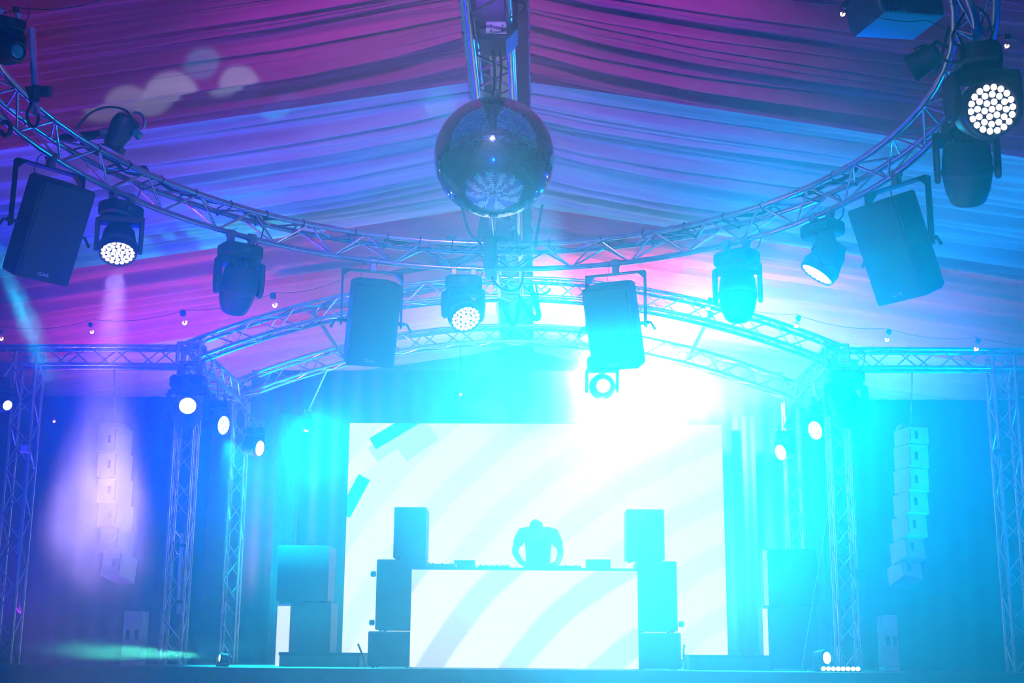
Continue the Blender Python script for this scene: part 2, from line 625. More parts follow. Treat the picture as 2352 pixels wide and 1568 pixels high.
# black wrap at the bolted joint in front of the spine truss
t0, p0 = ring_bottom(1127, 620)
jw = thing('joint_cover', 'black fabric sleeve wrapped around the circular truss below the mirror ball', 'cover', p0)
ra = Vector((math.cos(t0), math.sin(t0), 0))
mw = MB()
Mj = Matrix.Translation(p0) @ Matrix.Rotation(t0 - PI / 2, 4, 'Z')
mw.prism([(-0.05, -0.05), (0.05, -0.05), (0.055, 0.30), (-0.06, 0.30)], -0.20, 0.20, 'y', Mj, 0.012)
mw.build('sleeve', BLACK, jw)
for zz in (0.02, 0.24):
    MB().box(-0.062, 0.062, -0.205, 0.205, zz, zz + 0.02, Mj).build('strap', RUBBER, jw, smooth=None)

# spine truss that carries the ball
SPX, SPZ = -0.31, EYE + 3.72
spine, _ = lin_truss('spine_truss', 'straight aluminium truss running lengthwise above the mirror ball', (SPX, 5.8, SPZ + 0.12), (SPX, 13.9, SPZ + 0.12), 0.24, (1, 0, 0), (0, 0, 1), 0.27)
# short hanging steel post and cable bundle at the far end of the spine truss
# ------------------------------------------------------------------ stage roof
FY, BY = 17.0, 19.6
HS = 4.15
RISE = 0.87


def arch_nodes(Y, n=30):
    out, nr = [], []
    for i in range(n + 1):
        u = -1 + 2 * i / n
        z = BZ + 0.12 + RISE * (1 - abs(u) ** 2.0)
        out.append(Vector((SX + HS * u, Y, z)))
        sl = -2 * u * RISE / HS
        nr.append(Vector((-sl, 0, 1)).normalized())
    return out, nr


for Y, lb in ((FY, 'front arched aluminium truss spanning above the stage opening'), (BY, 'rear arched aluminium truss above the video screen')):
    a, nr = arch_nodes(Y)
    truss('arched_truss', lb, a, [Vector((0, 1, 0))] * len(a), nr, 0.24, a[0], group='arched stage trusses', rb=0.011)
for sd, nm in ((-1, 'left'), (1, 'right')):
    X = SX + sd * HS
    lin_truss('side_truss', 'short truss joining the two stage arches on the %s side' % nm, (X, FY + 0.16, BZ + 0.06), (X, BY + 0.1, BZ + 0.06), 0.24, (1, 0, 0), (0, 0, 1), 0.26, group='side trusses of the stage roof')
    lin_truss('tower_truss', 'upright aluminium truss tower at the front %s corner of the stage' % nm, (X, FY, DECK), (X, FY, BZ - 0.02), 0.24, (1, 0, 0), (0, 1, 0), 0.3, group='stage truss towers')
    lin_truss('tower_truss', 'thin upright truss tower at the rear %s corner of the stage' % nm, (X - sd * 0.1, BY, DECK), (X - sd * 0.1, BY, BZ - 0.02), 0.2, (1, 0, 0), (0, 1, 0), 0.3, group='stage truss towers', r=0.02)
    XO = SX + sd * 6.25
    lin_truss('tower_truss', 'outermost upright truss tower at the %s edge of the picture' % nm, (XO, FY, DECK), (XO, FY, BZ + 0.1), 0.27, (1, 0, 0), (0, 1, 0), 0.3, group='stage truss towers')
    lin_truss('wing_truss', 'horizontal truss above the %s line array' % nm, (XO + sd * 1.2, FY, BZ + 0.06), (X + sd * 0.16, FY, BZ + 0.06), 0.24, (0, 1, 0), (0, 0, 1), 0.28, group='wing trusses')
    # corner cube
    cb = thing('corner_cube', 'cube shaped truss corner on top of the front %s stage tower' % nm, 'truss', (X, FY, BZ), 'stage roof corner cubes')
    q = [Vector((X + a, FY + b, BZ + cc)) for a in (-0.14, 0.14) for b in (-0.14, 0.14) for cc in (-0.06, 0.22)]
    for i in range(8):
        for j in range(i + 1, 8):
            d = q[j] - q[i]
            if sum(abs(v) > 1e-6 for v in d) == 1:
                bar('tube', q[i], q[j], 0.024, cb)
    # purlin pipes between the arches
    for u in (-0.62,):
        z = BZ + 0.12 + RISE * (1 - u * u)
        pp = thing('purlin_pipe', 'slanting round pipe bridging the two stage arches on the %s side' % nm, 'pipe', (SX - sd * HS * u, FY, z), 'roof pipes of the stage')
        bar('pipe', (SX - sd * HS * u, FY, z), (SX - sd * HS * u, BY, z), 0.026, pp)
        bar('clamp', (SX - sd * HS * u, FY - 0.03, z), (SX - sd * HS * u, FY + 0.03, z), 0.04, pp, UNIT_S)
        bar('clamp', (SX - sd * HS * u, BY - 0.03, z), (SX - sd * HS * u, BY + 0.03, z), 0.04, pp, UNIT_S)

# ------------------------------------------------------------------ moving heads
def hexlobes():
    return [(-0.17, -0.06), (-0.15, -0.10), (-0.09, -0.115), (0.09, -0.115), (0.15, -0.10), (0.17, -0.06), (0.17, 0.06), (0.15, 0.10), (0.09, 0.115), (-0.09, 0.115), (-0.15, 0.10), (-0.17, 0.06)]


mv_clamp = MB().box(-0.02, 0.02, -0.03, 0.03, -0.09, -0.015).lathe([(0.034, -0.03), (0.034, 0.03)], 12, axis='x').mesh('clamp', STEEL, 0.6)
mb = MB()
mb.prism(hexlobes(), -0.20, -0.085, 'z', bev=0.018)
mv_base = mb.mesh('base', BLACK, 0.6)
mv_disp = MB().box(-0.035, 0.035, -0.121, -0.114, -0.165, -0.12).mesh('display', DARKGREY, None)
mb = MB()
mb.prism([(-0.19, -0.20), (-0.13, -0.20 - 0.0), (0.13, -0.20), (0.19, -0.235), (0.19, -0.255), (-0.19, -0.255), (-0.19, -0.235)], -0.07, 0.07, 'y', bev=0.012)
for s_ in (-1, 1):
    M_ = Matrix.Translation((s_ * 0.172, 0, 0))
    mb.prism([(-0.075, -0.235), (0.075, -0.235), (0.085, -0.36), (0.06, -0.46), (0.025, -0.49), (-0.025, -0.49), (-0.06, -0.46), (-0.085, -0.36)], -0.018, 0.018, 'x', M_, 0.008)
mv_yoke = mb.mesh('yoke', BLACK, 0.6)
HZ = -0.42
# head mesh: lens looks along local -Z, pivot at origin
mv_head_led = MB().lathe([(0.06, 0.165), (0.10, 0.155), (0.125, 0.11), (0.135, 0.03), (0.148, -0.02), (0.15, -0.10), (0.145, -0.115), (0.135, -0.112), (0.133, -0.10)], 32).mesh('head', BLACK, 0.6)
mv_head_spot = MB().lathe([(0.05, 0.20), (0.10, 0.19), (0.132, 0.14), (0.145, 0.05), (0.145, -0.04), (0.13, -0.13), (0.105, -0.20), (0.09, -0.215), (0.08, -0.212), (0.078, -0.195)], 32).mesh('head', BLACK, 0.6)
mv_ring = MB().lathe([(0.151, -0.02), (0.156, -0.03), (0.156, -0.055), (0.151, -0.065)], 32).mesh('trim_ring', DARKGREY, 0.6)
mv_fins = MB()
for k in range(5):
    mv_fins.box(-0.08 + 0.04 * k - 0.004, -0.08 + 0.04 * k + 0.004, -0.09, 0.09, 0.15, 0.185)
mv_fins = mv_fins.mesh('cooling_fins', BLACK, None)
led_me = {}
for key, mt in (('w', LEDW), ('c', LEDC)):
    led_me[key] = MB().lathe([(0.0176, 0), (0.0172, -0.004), (0.012, -0.009), (0.003, -0.0105)], 12).mesh('led_lens', mt, 0.9)
led_plate = MB().lathe([(0.134, -0.096), (0.134, -0.1)], 32).mesh('led_plate', DARKGREY, None)
spot_lens = MB().lathe([(0.078, -0.19), (0.075, -0.2), (0.05, -0.211), (0.004, -0.215)], 24).mesh('front_lens', LENSD, 0.9)
spot_lens_on = MB().lathe([(0.078, -0.19), (0.075, -0.2), (0.05, -0.211), (0.004, -0.215)], 24).mesh('front_lens_lit', LEDC, 0.9)
cable_me = MB().tube([(0.1, 0.05, -0.1), (0.16, 0.07, -0.05), (0.2, 0.05, 0.03), (0.19, 0.0, 0.1), (0.14, -0.02, 0.13)], 0.006, 6).mesh('power_cable', RUBBER, 0.9)
tie_me = MB().tube([(-0.06, 0.0, -0.09), (-0.075, 0.02, -0.02), (-0.06, 0.03, 0.05), (-0.02, 0.02, 0.07)], 0.003, 5).mesh('safety_wire', STEEL, 0.9)


def mover(label, clamp, aim, yaw=0.0, led='w', group='moving head lights', scale=1.0, base=True, cat='stage light'):
    """hanging moving head; aim is a direction; led 'w'/'c' lit LED wash, 'off' dark spot, 'on' lit spot"""
    T = thing('moving_head_light', label, cat, clamp, group)
    T.scale = (scale,) * 3
    d = Vector(aim).normalized()
    tilt = math.acos(max(-1, min(1, -d.z)))
    pan = math.atan2(-d.x, d.y)
    Rb = Matrix.Rotation(yaw, 4, 'Z')
    for s_ in (-0.09, 0.09):
        put('clamp', mv_clamp, T, Rb @ Matrix.Translation((s_, 0, 0)))
    b = put('base', mv_base, T, Rb)
    put('display', mv_disp, b)
    put('power_cable', cable_me, T, Rb)
    put('safety_wire', tie_me, T, Rb)
    Rp = Matrix.Rotation(pan, 4, 'Z')
    put('yoke', mv_yoke, T, Rp)
    hm_ = Matrix.Translation((0, 0, HZ)) @ Rp @ Matrix.Rotation(tilt, 4, 'X')
    if led in ('w', 'c'):
        h_ = put('head', mv_head_led, T, hm_)
        put('trim_ring', mv_ring, h_)
        put('cooling_fins', mv_fins, h_)
        put('led_plate', led_plate, h_)
        spots = [(0, 0)]
        for nn_, rr_ in ((6, 0.040), (12, 0.078), (18, 0.1145)):
            spots += [(rr_ * math.cos(2 * PI * k / nn_ + nn_), rr_ * math.sin(2 * PI * k / nn_ + nn_)) for k in range(nn_)]
        for sx_, sy_ in spots:
            put('led_lens', led_me[led], h_, Matrix.Translation((sx_, sy_, -0.1)))
    else:
        h_ = put('head', mv_head_spot, T, hm_)
        put('trim_ring', mv_ring, h_, Matrix.Translation((0, 0, 0.03)) @ Matrix.Diagonal((0.965, 0.965, 1, 1)))
        put('cooling_fins', mv_fins, h_, Matrix.Translation((0, 0, 0.03)))
        put('front_lens', spot_lens_on if led == 'on' else spot_lens, h_)
    return T, T.location + Vector((0, 0, HZ * scale)), d


def ring_mover(label, px, py, aim, led, **kw):
    t, p = ring_bottom(px, py)
    return mover(label, p, aim, yaw=t - PI / 2, led=led, **kw)


# ------------------------------------------------------------------ loudspeakers on the ring
def spk_meshes():
    w, h, d = 0.215, 0.375, 0.37
    plan = [(-w, -0.5 * d), (w, -0.5 * d), (w, 0.12 * d), (0.14, 0.5 * d), (-0.14, 0.5 * d), (-w, 0.12 * d)]
    return MB().prism(plan, -h, h, 'z', bev=0.016).mesh('cabinet', BLACKP, 0.5)


spk_cab = spk_meshes()
spk_gr = MB().prism([(-0.198, -0.36), (0.198, -0.36), (0.198, 0.36), (-0.198, 0.36)], -0.198, -0.184, 'y', bev=0.006).mesh('grille', GRILLE, 0.5)
mb = MB()
mb.box(-0.275, 0.275, -0.03, 0.03, 0.47, 0.482)
for s_ in (-1, 1):
    mb.box(s_ * 0.275 - 0.006, s_ * 0.275 + 0.006, -0.03, 0.03, -0.04, 0.482)
    mb.prism([(s_ * 0.275, 0.47), (s_ * 0.275, 0.40), (s_ * 0.205, 0.47)], -0.03, 0.03, 'y')
spk_br = mb.mesh('bracket', BLACK, None)
mb = MB()
mb.lathe([(0.016, 0.22), (0.016, 0.31)], 10, axis='x')
mb.tube([(0.30, 0, 0), (0.325, -0.01, 0.0), (0.36, -0.015, -0.06)], 0.011, 8)
mb.ball((0.36, -0.015, -0.06), 0.015, 5)
spk_knob = mb.mesh('lever_knob', BLACK, 0.8)
spk_clamp = MB().box(-0.025, 0.025, -0.03, 0.03, 0.475, 0.545).lathe([(0.036, -0.035), (0.036, 0.035)], 12, Matrix.Translation((0, 0, 0.575)), axis='x').mesh('clamp', STEEL, 0.6)
spk_wire = MB().tube([(-0.06, 0.05, 0.36), (-0.1, 0.06, 0.46), (-0.08, 0.05, 0.56), (-0.03, 0.02, 0.62), (0.02, 0, 0.61)], 0.005, 6).mesh('safety_wire', STEEL, 0.9)


LOGO_ME = {}


def ring_speaker(label, px, py, pitch, dyaw=0.0, scale=1.0):
    t, p = ring_bottom(px, py)
    yaw = t - PI / 2 + dyaw            # grille (-Y) looks at the ring's centre
    T = thing('hung_loudspeaker', label, 'loudspeaker', p - Vector((0, 0, 0.575 * scale)), 'loudspeakers on the circular truss')
    T.scale = (scale,) * 3
    Rb = Matrix.Rotation(yaw, 4, 'Z')
    Rp = Rb @ Matrix.Rotation(pitch, 4, 'X')
    c_ = put('cabinet', spk_cab, T, Rp)
    put('grille', spk_gr, c_)
    fc = bpy.data.curves.new('logo', 'FONT')
    fc.body = 'GAE'
    fc.size = 0.034
    fc.extrude = 0.001
    fc.space_character = 1.05
    fc.align_x = 'CENTER'
    fc.materials.append(LOGO)
    if 'me' not in LOGO_ME:
        tmp = bpy.data.objects.new('lettering', fc)
        COL.objects.link(tmp)
        LOGO_ME['me'] = bpy.data.meshes.new_from_object(tmp.evaluated_get(bpy.context.evaluated_depsgraph_get()))
        bpy.data.objects.remove(tmp)
    lo = bpy.data.objects.new('logo', LOGO_ME['me'])
    COL.objects.link(lo)
    lo.parent = c_
    lo.matrix_local = Matrix.Translation((-0.01, -0.2, -0.33)) @ Matrix.Rotation(PI / 2, 4, 'X')
    lo.scale = (1.35, 1, 1)
    lo['label'] = 'white lettering GAE'
    put('bracket', spk_br, T, Rb)
    put('lever_knob', spk_knob, T, Rb)
    put('lever_knob', spk_knob, T, Rb @ Matrix.Rotation(PI, 4, 'Z'))
    put('clamp', spk_clamp, T, Rb)
    put('safety_wire', spk_wire, T, Rb)
    return T


ring_speaker('black loudspeaker hanging at the left end of the circular truss', 110, 372, 0.42, -0.42)
ring_speaker('black loudspeaker hanging from the circular truss left of the mirror ball', 856, 606, 0.42)
ring_speaker('black loudspeaker half lost in white glare hanging below the circular truss', 1414, 612, 0.42)
ring_speaker('loudspeaker veiled in cyan haze at the right end of the circular truss', 2068, 412, 0.42, 0.36)

G_R = 'moving heads on the circular truss'
HD = {}
HD['a'] = ring_mover('lit LED moving head beside the left loudspeaker sending a violet beam down', 278, 452, (0.14, -0.43, -0.89), 'w', group=G_R)
HD['b'] = ring_mover('dark moving head pointing away between the left lit LED head and a loudspeaker', 552, 548, (-0.25, 0.5, -0.8), 'off', group=G_R, scale=1.1)
HD['c'] = ring_mover('lit LED moving head near the middle of the circular truss right below the mirror ball', 1066, 618, (0.3, -0.62, -0.75), 'w', group=G_R)
HD['d'] = ring_mover('dark moving head with a glinting lens right of the glare on the circular truss', 1694, 568, (-0.05, -0.25, -0.97), 'off', group=G_R, scale=1.1)
HD['e'] = ring_mover('moving head whose lit face shows as a thin slanting white ellipse in cyan haze', 1893, 505, (-0.56, 0.05, -0.82), 'w', group=G_R)
HD['f'] = ring_mover('largest lit LED moving head near the upper right corner', 2240, 88, (0.10, -0.93, -0.30), 'w', group=G_R, scale=1.12)
HD['g'] = ring_mover('large dark moving head hanging below the brightest LED head at the right', 2256, 262, (0.15, 0.55, -0.8), 'off', group=G_R, scale=1.1)
HD['h'] = mover('small dark moving head with a green lens in the upper left corner', P(22, 30, 7.9), (0.75, -0.45, -0.25), yaw=0.6, led='off', group=G_R, scale=0.62)

gl_me = spot_lens.copy()
gl_me.materials[0] = LENSGREEN
for ch in HD['h'][0].children:
    for gc in ch.children:
        if gc.name.startswith('front_lens'):
            gc.data = gl_me

# heads under the stage roof
G_S = 'moving heads under the stage roof'
def stage_mover(label, px, py, Y, aim, led, scale=1.0, up=None):
    p = P(px, py, Y)
    R = mover(label, p - Vector((0, 0, HZ * scale)), aim, led=led, group=G_S, scale=scale)
    if up is not None:
        v = (Vector(up) - R[0].location) / scale
        put('hanger_pipe', MB().tube([(0, 0, -0.02), tuple(v)], 0.024, 8).mesh('hanger_pipe', ALU, 0.9), R[0])
    return R

HD['i'] = stage_mover('bright cyan moving head on top of the front left stage tower', 430, 945, 16.75, (0.25, -0.93, 0.10), 'on', 1.35)
HD['j'] = stage_mover('lit round moving head under the left stage side truss, the nearer of two', 500, 975, 18.0, (0.90, -0.40, -0.14), 'c', 0.95, up=(SX - HS + 0.12, 18.0, BZ - 0.06))
HD['k'] = stage_mover('lit round moving head under the left stage side truss, the farther of two', 585, 1028, 19.3, (0.92, -0.36, -0.15), 'w', 0.85, up=(SX - HS + 0.12, 19.3, BZ - 0.06))
HD['l'] = stage_mover('lit round moving head under the right stage side truss, the nearer of two', 1884, 985, 17.9, (-0.80, -0.52, -0.28), 'c', 0.95, up=(SX + HS - 0.12, 17.9, BZ - 0.06))
HD['m'] = stage_mover('lit round moving head under the right stage side truss, the farther of two', 1803, 1036, 19.2, (-0.80, -0.52, -0.28), 'c', 0.85, up=(SX + HS - 0.12, 19.2, BZ - 0.06))
HD['n'] = stage_mover('dazzling white moving head aimed at the viewer above the screen', 1383, 888, 19.4, (0.02, -0.97, -0.14), 'on', 1.3, up=(SX + 1.25, 19.6, BZ + RISE * 0.9))
HD['o'] = stage_mover('dark moving head on top of the front right stage tower', 1945, 935, 16.75, (0.4, 0.7, -0.5), 'off', 1.35)
HD['p'] = stage_mover('small cyan moving head shining down left of the screen', 706, 975, 20.0, (-0.1, -0.3, -0.95), 'on', 0.5, up=(SX - 2.75, 19.48, BZ + RISE * 0.56))
HD['q'] = stage_mover('cyan moving head cut off by the left edge of the picture', 3, 925, 16.6, (0.75, -0.6, -0.3), 'on', 0.8, up=(SX - 6.38, 16.88, BZ))

# ------------------------------------------------------------------ mirror ball and hoist
BC = P(1135, 362, 7.75)
BR = 0.366
mball = thing('mirror_ball', 'large mirror ball hanging from the spine truss in the middle', 'mirror ball', BC)
MB().ball(BC, BR - 0.004, 32).build('core', DARKGREY, mball, smooth=3.1)
tb = MB()
rows = 84
rj = random.Random(3)
for i in range(rows):
    a0, a1 = PI * (i + 0.06) / rows, PI * (i + 0.94) / rows
    am = (a0 + a1) / 2
    n = max(6, int(2 * PI * math.sin(am) / (PI / rows)))
    off = rj.random()
    for k in range(n):
        b0, b1 = 2 * PI * (k + 0.06 + off) / n, 2 * PI * (k + 0.94 + off) / n
        nv = Vector((math.sin(am) * math.cos((b0 + b1) / 2), math.sin(am) * math.sin((b0 + b1) / 2), -math.cos(am)))
        e1 = Vector((-nv.y, nv.x, 0)).normalized()
        e2 = nv.cross(e1)
        nj = (nv + e1 * rj.gauss(0, 0.011) + e2 * rj.gauss(0, 0.011)).normalized()
        e1 = (e1 - nj * e1.dot(nj)).normalized()
        e2 = nj.cross(e1)
        w1, w2 = BR * math.sin(am) * (b1 - b0) / 2, BR * (a1 - a0) / 2
        cc = BC + nv * BR
        tb.add([cc - e1 * w1 - e2 * w2, cc + e1 * w1 - e2 * w2, cc + e1 * w1 + e2 * w2, cc - e1 * w1 + e2 * w2], [(0, 1, 2, 3)])
tag(tb.build('mirror_tiles', MIRROR, mball, smooth=None), 'small square mirror tiles', kind='stuff')
MB().lathe([(0.05, BR - 0.006), (0.05, BR + 0.012), (0.03, BR + 0.02), (0.012, BR + 0.022), (0.012, BR + 0.05)], 20, Matrix.Translation(BC)).build('cap', STEEL, mball)
MB().lathe([(0.028, -BR - 0.006), (0.03, -BR + 0.006)], 16, Matrix.Translation(BC)).build('bottom_plug', DARKGREY, mball)
MB().tube([BC + Vector((0.02 * math.cos(t), 0, BR + 0.06 + 0.025 * math.sin(t))) for t in [2 * PI * k / 14 for k in range(14)]], 0.005, 6, True).build('shackle', STEEL, mball)

hoist = thing('chain_hoist', 'dark blue chain hoist box on the spine truss above the mirror ball', 'hoist', (BC.x, BC.y, SPZ - 0.05))
Hc = Vector((BC.x, BC.y - 0.12, SPZ + 0.02))
MB().prism([(-0.13, 0.06), (-0.09, -0.12), (0.07, -0.13), (0.14, -0.05), (0.14, 0.22), (-0.13, 0.22)], -0.10, 0.16, 'y', Matrix.Translation(Hc), 0.015).build('housing', mat('hoist_blue', (0.02, 0.03, 0.09), 0.45, noise=0.2), hoist)
pl = MB().box(-0.05, 0.075, -0.115, -0.1, -0.10, -0.02, Matrix.Translation(Hc)).build('face_plate', STEEL, hoist, smooth=None)
for dx in (-0.02, 0.05):
    for dz in (-0.08, -0.045):
        MB().lathe([(0.006, -0.122), (0.006, -0.113)], 8, Matrix.Translation(Hc + Vector((dx, 0, dz))), 'y').build('bolt', DARKGREY, pl)
ch = MB()
zt, zb = Hc.z - 0.12, BC.z + BR + 0.06
n = int((zt - zb) / 0.03)
for k in range(n + 1):
    z = zb + (zt - zb) * k / n
    r_ = Matrix.Rotation((k % 2) * PI / 2, 4, 'Z')
    ch.tube([Vector((BC.x, BC.y, z)) + r_ @ Vector((0.012 * math.cos(t), 0, 0.023 * math.sin(t))) for t in [2 * PI * q / 10 for q in range(10)]], 0.0045, 5, True)
ch.build('chain', STEEL, hoist, smooth=0.9)
# loose chain loop bag side
MB().tube([Vector((BC.x - 0.02 + 0.02 * math.sin(u * 3), BC.y - 0.05, zt - 0.32 * u)) for u in [k / 10 for k in range(11)]] + [Vector((BC.x + 0.03, BC.y - 0.05, zt - 0.30)), Vector((BC.x + 0.04, BC.y - 0.05, zt - 0.1)), Vector((BC.x + 0.03, BC.y - 0.05, zt + 0.02))], 0.009, 6).build('slack_chain', DARKGREY, hoist, smooth=0.9)
MB().tube([P(1170, 0, 7.4), P(1200, 5, 7.4), P(1206, 15, 7.4), P(1200, 28, 7.4), P(1185, 38, 7.4), P(1172, 40, 7.4)], 0.006, 6).build('control_cable', RUBBER, hoist, smooth=0.9)
for dx in (-0.1, 0.1):
    MB().box(Hc.x + dx - 0.015, Hc.x + dx + 0.015, Hc.y - 0.02, Hc.y + 0.1, Hc.z + 0.2, SPZ + 0.3).build('hanger', STEEL, hoist, smooth=None)


def smooth_path(pts, n=8):
    pts = [Vector(q) for q in pts]
    out = []
    for i in range(len(pts) - 1):
        a, b, cc, d = pts[max(i - 1, 0)], pts[i], pts[i + 1], pts[min(i + 2, len(pts) - 1)]
        for k in range(n):
            t = k / n
            out.append(0.5 * ((2 * b) + (cc - a) * t + (2 * a - 5 * b + 4 * cc - d) * t * t + (3 * b - a - 3 * cc + d) * t ** 3))
    out.append(pts[-1])
    return out


def cable(label, pxs, Y, r, group='loose cables', name='cable'):
    ys = Y if isinstance(Y, (list, tuple)) else [Y] * len(pxs)
    o = MB().tube(smooth_path([P(a, b, y) for (a, b), y in zip(pxs, ys)]), r, 8).build(name, RUBBER, smooth=0.9)
    return tag(o, label, 'cable', group)


# cables between spine, ring and stage
cable('black cable dropping from the left of the mirror ball onto the circular truss', [(1060, 470), (1068, 505), (1080, 535), (1106, 562)], 11.5, 0.012)
cable('black cable dropping from the right of the mirror ball onto the circular truss', [(1246, 470), (1240, 500), (1233, 535), (1230, 562)], 11.5, 0.012)
cable('thick black cable hanging in a narrow V below the end of the spine truss', [(1152, 690), (1163, 720), (1176, 744), (1186, 735), (1192, 700), (1196, 680)], 13.8, 0.022)
cable('thick black cable loop hanging widest below the spine truss end', [(1198, 690), (1215, 718), (1233, 732), (1237, 720), (1228, 690), (1218, 655)], 13.8, 0.028)
cable('thin black cable loop beside the thick loop below the spine truss', [(1236, 730), (1238, 705), (1235, 680), (1231, 655)], 13.8, 0.010)
cable('black cable swag running right from the spine truss along the stage arch', [(1200, 655), (1225, 672), (1245, 676), (1258, 670), (1264, 662)], 13.8, 0.014)
cable('pale cable ring sagging under the circular truss right below the mirror ball', [(1127, 625), (1134, 645), (1152, 662), (1175, 667), (1193, 660), (1200, 640), (1201, 615)], 12.1, 0.012)
cable('black cable arching from the circular truss to the small spotlight at the left', [(175, 296), (205, 262), (245, 246), (285, 252), (305, 275), (310, 290)], 9.6, 0.009)
t1, _ = ring_bottom(1000, 612)
for k, (lb, ta, tb_) in enumerate((('cable bundle tied along the top of the circular truss on its left part', 2.05, 2.75), ('cable bundle tied along the top of the circular truss at its middle', 1.35, 1.95), ('cable bundle tied along the top of the circular truss on its right part', 0.45, 1.25))):
    pts = []
    for q in range(40):
        t = ta + (tb_ - ta) * q / 39
        pts.append(rpt(t, TS * 0.55 + 0.03 * math.sin(q * 0.9), 0.03 + 0.018 * math.sin(q * 0.55 + k)))
    o = MB().tube(pts, 0.017, 7).build('cable_bundle', RUBBER, smooth=0.9)
    tag(o, lb, 'cable', 'cable bundles on the circular truss')
    for q in range(2, 40, 6):
        tt = ta + (tb_ - ta) * q / 39
        MB().tube([rpt(tt, dd, nn_) for dd, nn_ in ((-0.032, 0), (0, 0.034), (TS, 0.034), (TS + 0.032, 0), (TS, -0.034), (0, -0.034))], 0.007, 5, True).build('tie', RUBBER, o, smooth=0.9)

# dark box casing on the ring behind the sleeve: two black cable boxes on the spine truss
bx = thing('cable_box', 'black box clamped under the spine truss directly below the mirror ball', 'box', P(1132, 530, 12.7))
q0 = P(1128, 548, 12.7)
MB().prism([(-0.12, -0.12), (0.22, -0.12), (0.22, 0.05), (0.17, 0.22), (-0.10, 0.22), (-0.13, 0.05)], -0.1, 0.1, 'y', Matrix.Translation(q0), 0.015).build('case', BLACK, bx)
MB().box(q0.x - 0.08, q0.x + 0.16, q0.y - 0.115, q0.y - 0.098, q0.z - 0.06, q0.z + 0.1).build('lid', BLACKP, bx, smooth=None)

# ------------------------------------------------------------------ pole, small spot and dark gear at the edges
pp = thing('scaffold_pole', 'upright pole with greenish shine clamped to the circular truss at the upper left', 'pole', P(84, 235, 8.4))
MB().tube([P(73, 66, 8.4), P(84, 262, 8.4)], 0.024, 12).build('pole', ALU, pp)
q0 = P(92, 210, 8.4)
MB().lathe([(0.038, -0.07), (0.038, 0.07)], 14, Matrix.Translation(q0), 'x').build('clamp', BLACK, pp)
MB().lathe([(0.03, -0.05), (0.03, 0.05)], 12, Matrix.Translation(P(82, 214, 8.36))).build('clamp', BLACK, pp)

sp = thing('boom_spotlight', 'small dark spotlight on a boom arm above the left part of the circular truss', 'stage light', P(285, 300, 9.7), 'small dark fixtures')
a0, a1 = P(140, 318, 9.9), P(268, 305, 9.75)
MB().tube([a0, a1], 0.035, 10).build('boom_arm', BLACK, sp)
cpos = P(282, 292, 9.7)
Mz = Matrix.Translation(cpos) @ Matrix.Rotation(0.5, 4, 'Y') @ Matrix.Rotation(0.2, 4, 'X')
MB().lathe([(0.05, 0.10), (0.085, 0.08), (0.10, 0.02), (0.09, -0.06), (0.075, -0.12), (0.08, -0.16), (0.07, -0.165)], 20, Mz).build('lamp_housing', BLACK, sp)
MB().box(-0.05, 0.09, -0.05, 0.05, -0.19, -0.14, Mz).build('shutter_gate', BLACKP, sp, smooth=None)
MB().lathe([(0.045, -0.045), (0.045, 0.045)], 14, Matrix.Translation(P(247, 306, 9.74)), 'x').build('swivel_clamp', STEEL, sp)
MB().tube([cpos + Vector((0.08 * math.cos(t) + 0.09, 0, 0.09 * math.sin(t) + 0.03)) for t in [-0.6 + 2.4 * k / 12 for k in range(13)]], 0.012, 6).build('yoke', STEEL, sp)
MB().ball(P(313, 288, 9.7), 0.028, 6).build('tilt_knob', BLACK, sp)
MB().lathe([(0.03, -0.03), (0.034, 0.03)], 12, Matrix.Translation(P(316, 308, 9.7)), 'y').build('tilt_knob', LENSGREEN, sp)
MB().tube(smooth_path([P(232, 330, 9.7), P(245, 335, 9.7), P(258, 338, 9.7), P(263, 330, 9.7), P(258, 318, 9.7)]), 0.007, 6).build('power_cable', RUBBER, sp)

# small black boxes on top of the ring
for lb, px, py in (('small black connector box riding on the circular truss at the left', 328, 386), ('tiny black clip box on the circular truss left of the middle', 1035, 545)):
    tq, _ = ring_bottom(px, py + 60)
    q0 = rpt(tq, TS / 2, 0.065)
    o = MB().prism([(-0.04, -0.03), (0.04, -0.03), (0.05, 0.0), (0.03, 0.04), (-0.03, 0.04), (-0.045, 0.01)], -0.04, 0.04, 'y', Matrix.Translation(q0), 0.008).build('connector_box', BLACK)
    tag(o, lb, 'box', 'connector boxes on the circular truss')

# ribbed dark unit in the upper right corner
un = thing('ribbed_unit', 'dark blue ribbed equipment case hanging at the top right', 'equipment case', P(2040, 10, 9.2))
q0 = P(2050, 18, 9.2)
MU = Matrix.Translation(q0) @ Matrix.Rotation(-0.12, 4, 'Y') @ Matrix.Rotation(0.35, 4, 'Z')
DB = mat('dark_blue_case', (0.02, 0.03, 0.07), 0.5, noise=0.25)
MB().prism([(-0.27, -0.10), (-0.23, -0.15), (0.28, -0.15), (0.30, -0.10), (0.30, 0.2), (-0.27, 0.2)], -0.2, 0.2, 'y', MU, 0.015).build('casing', DB, un)
for k in range(6):
    MB().box(-0.235 + 0.035 * k - 0.008, -0.235 + 0.035 * k + 0.008, -0.215, -0.2, -0.14, -0.04, MU).build('rib', DB, un, smooth=None)
MB().box(-0.2, 0.28, -0.208, -0.198, 0.02, 0.05, MU).build('trim_strip', BLACK, un, smooth=None)
MB().lathe([(0.018, -0.215), (0.018, -0.198)], 10, MU @ Matrix.Translation((0.0, 0, -0.02)), 'y').build('knob', BLACK, un)
for dx in (-0.18, 0.2):
    MB().box(dx - 0.02, dx + 0.02, -0.02, 0.02, 0.2, 0.75, MU).build('hanger', BLACK, un, smooth=None)

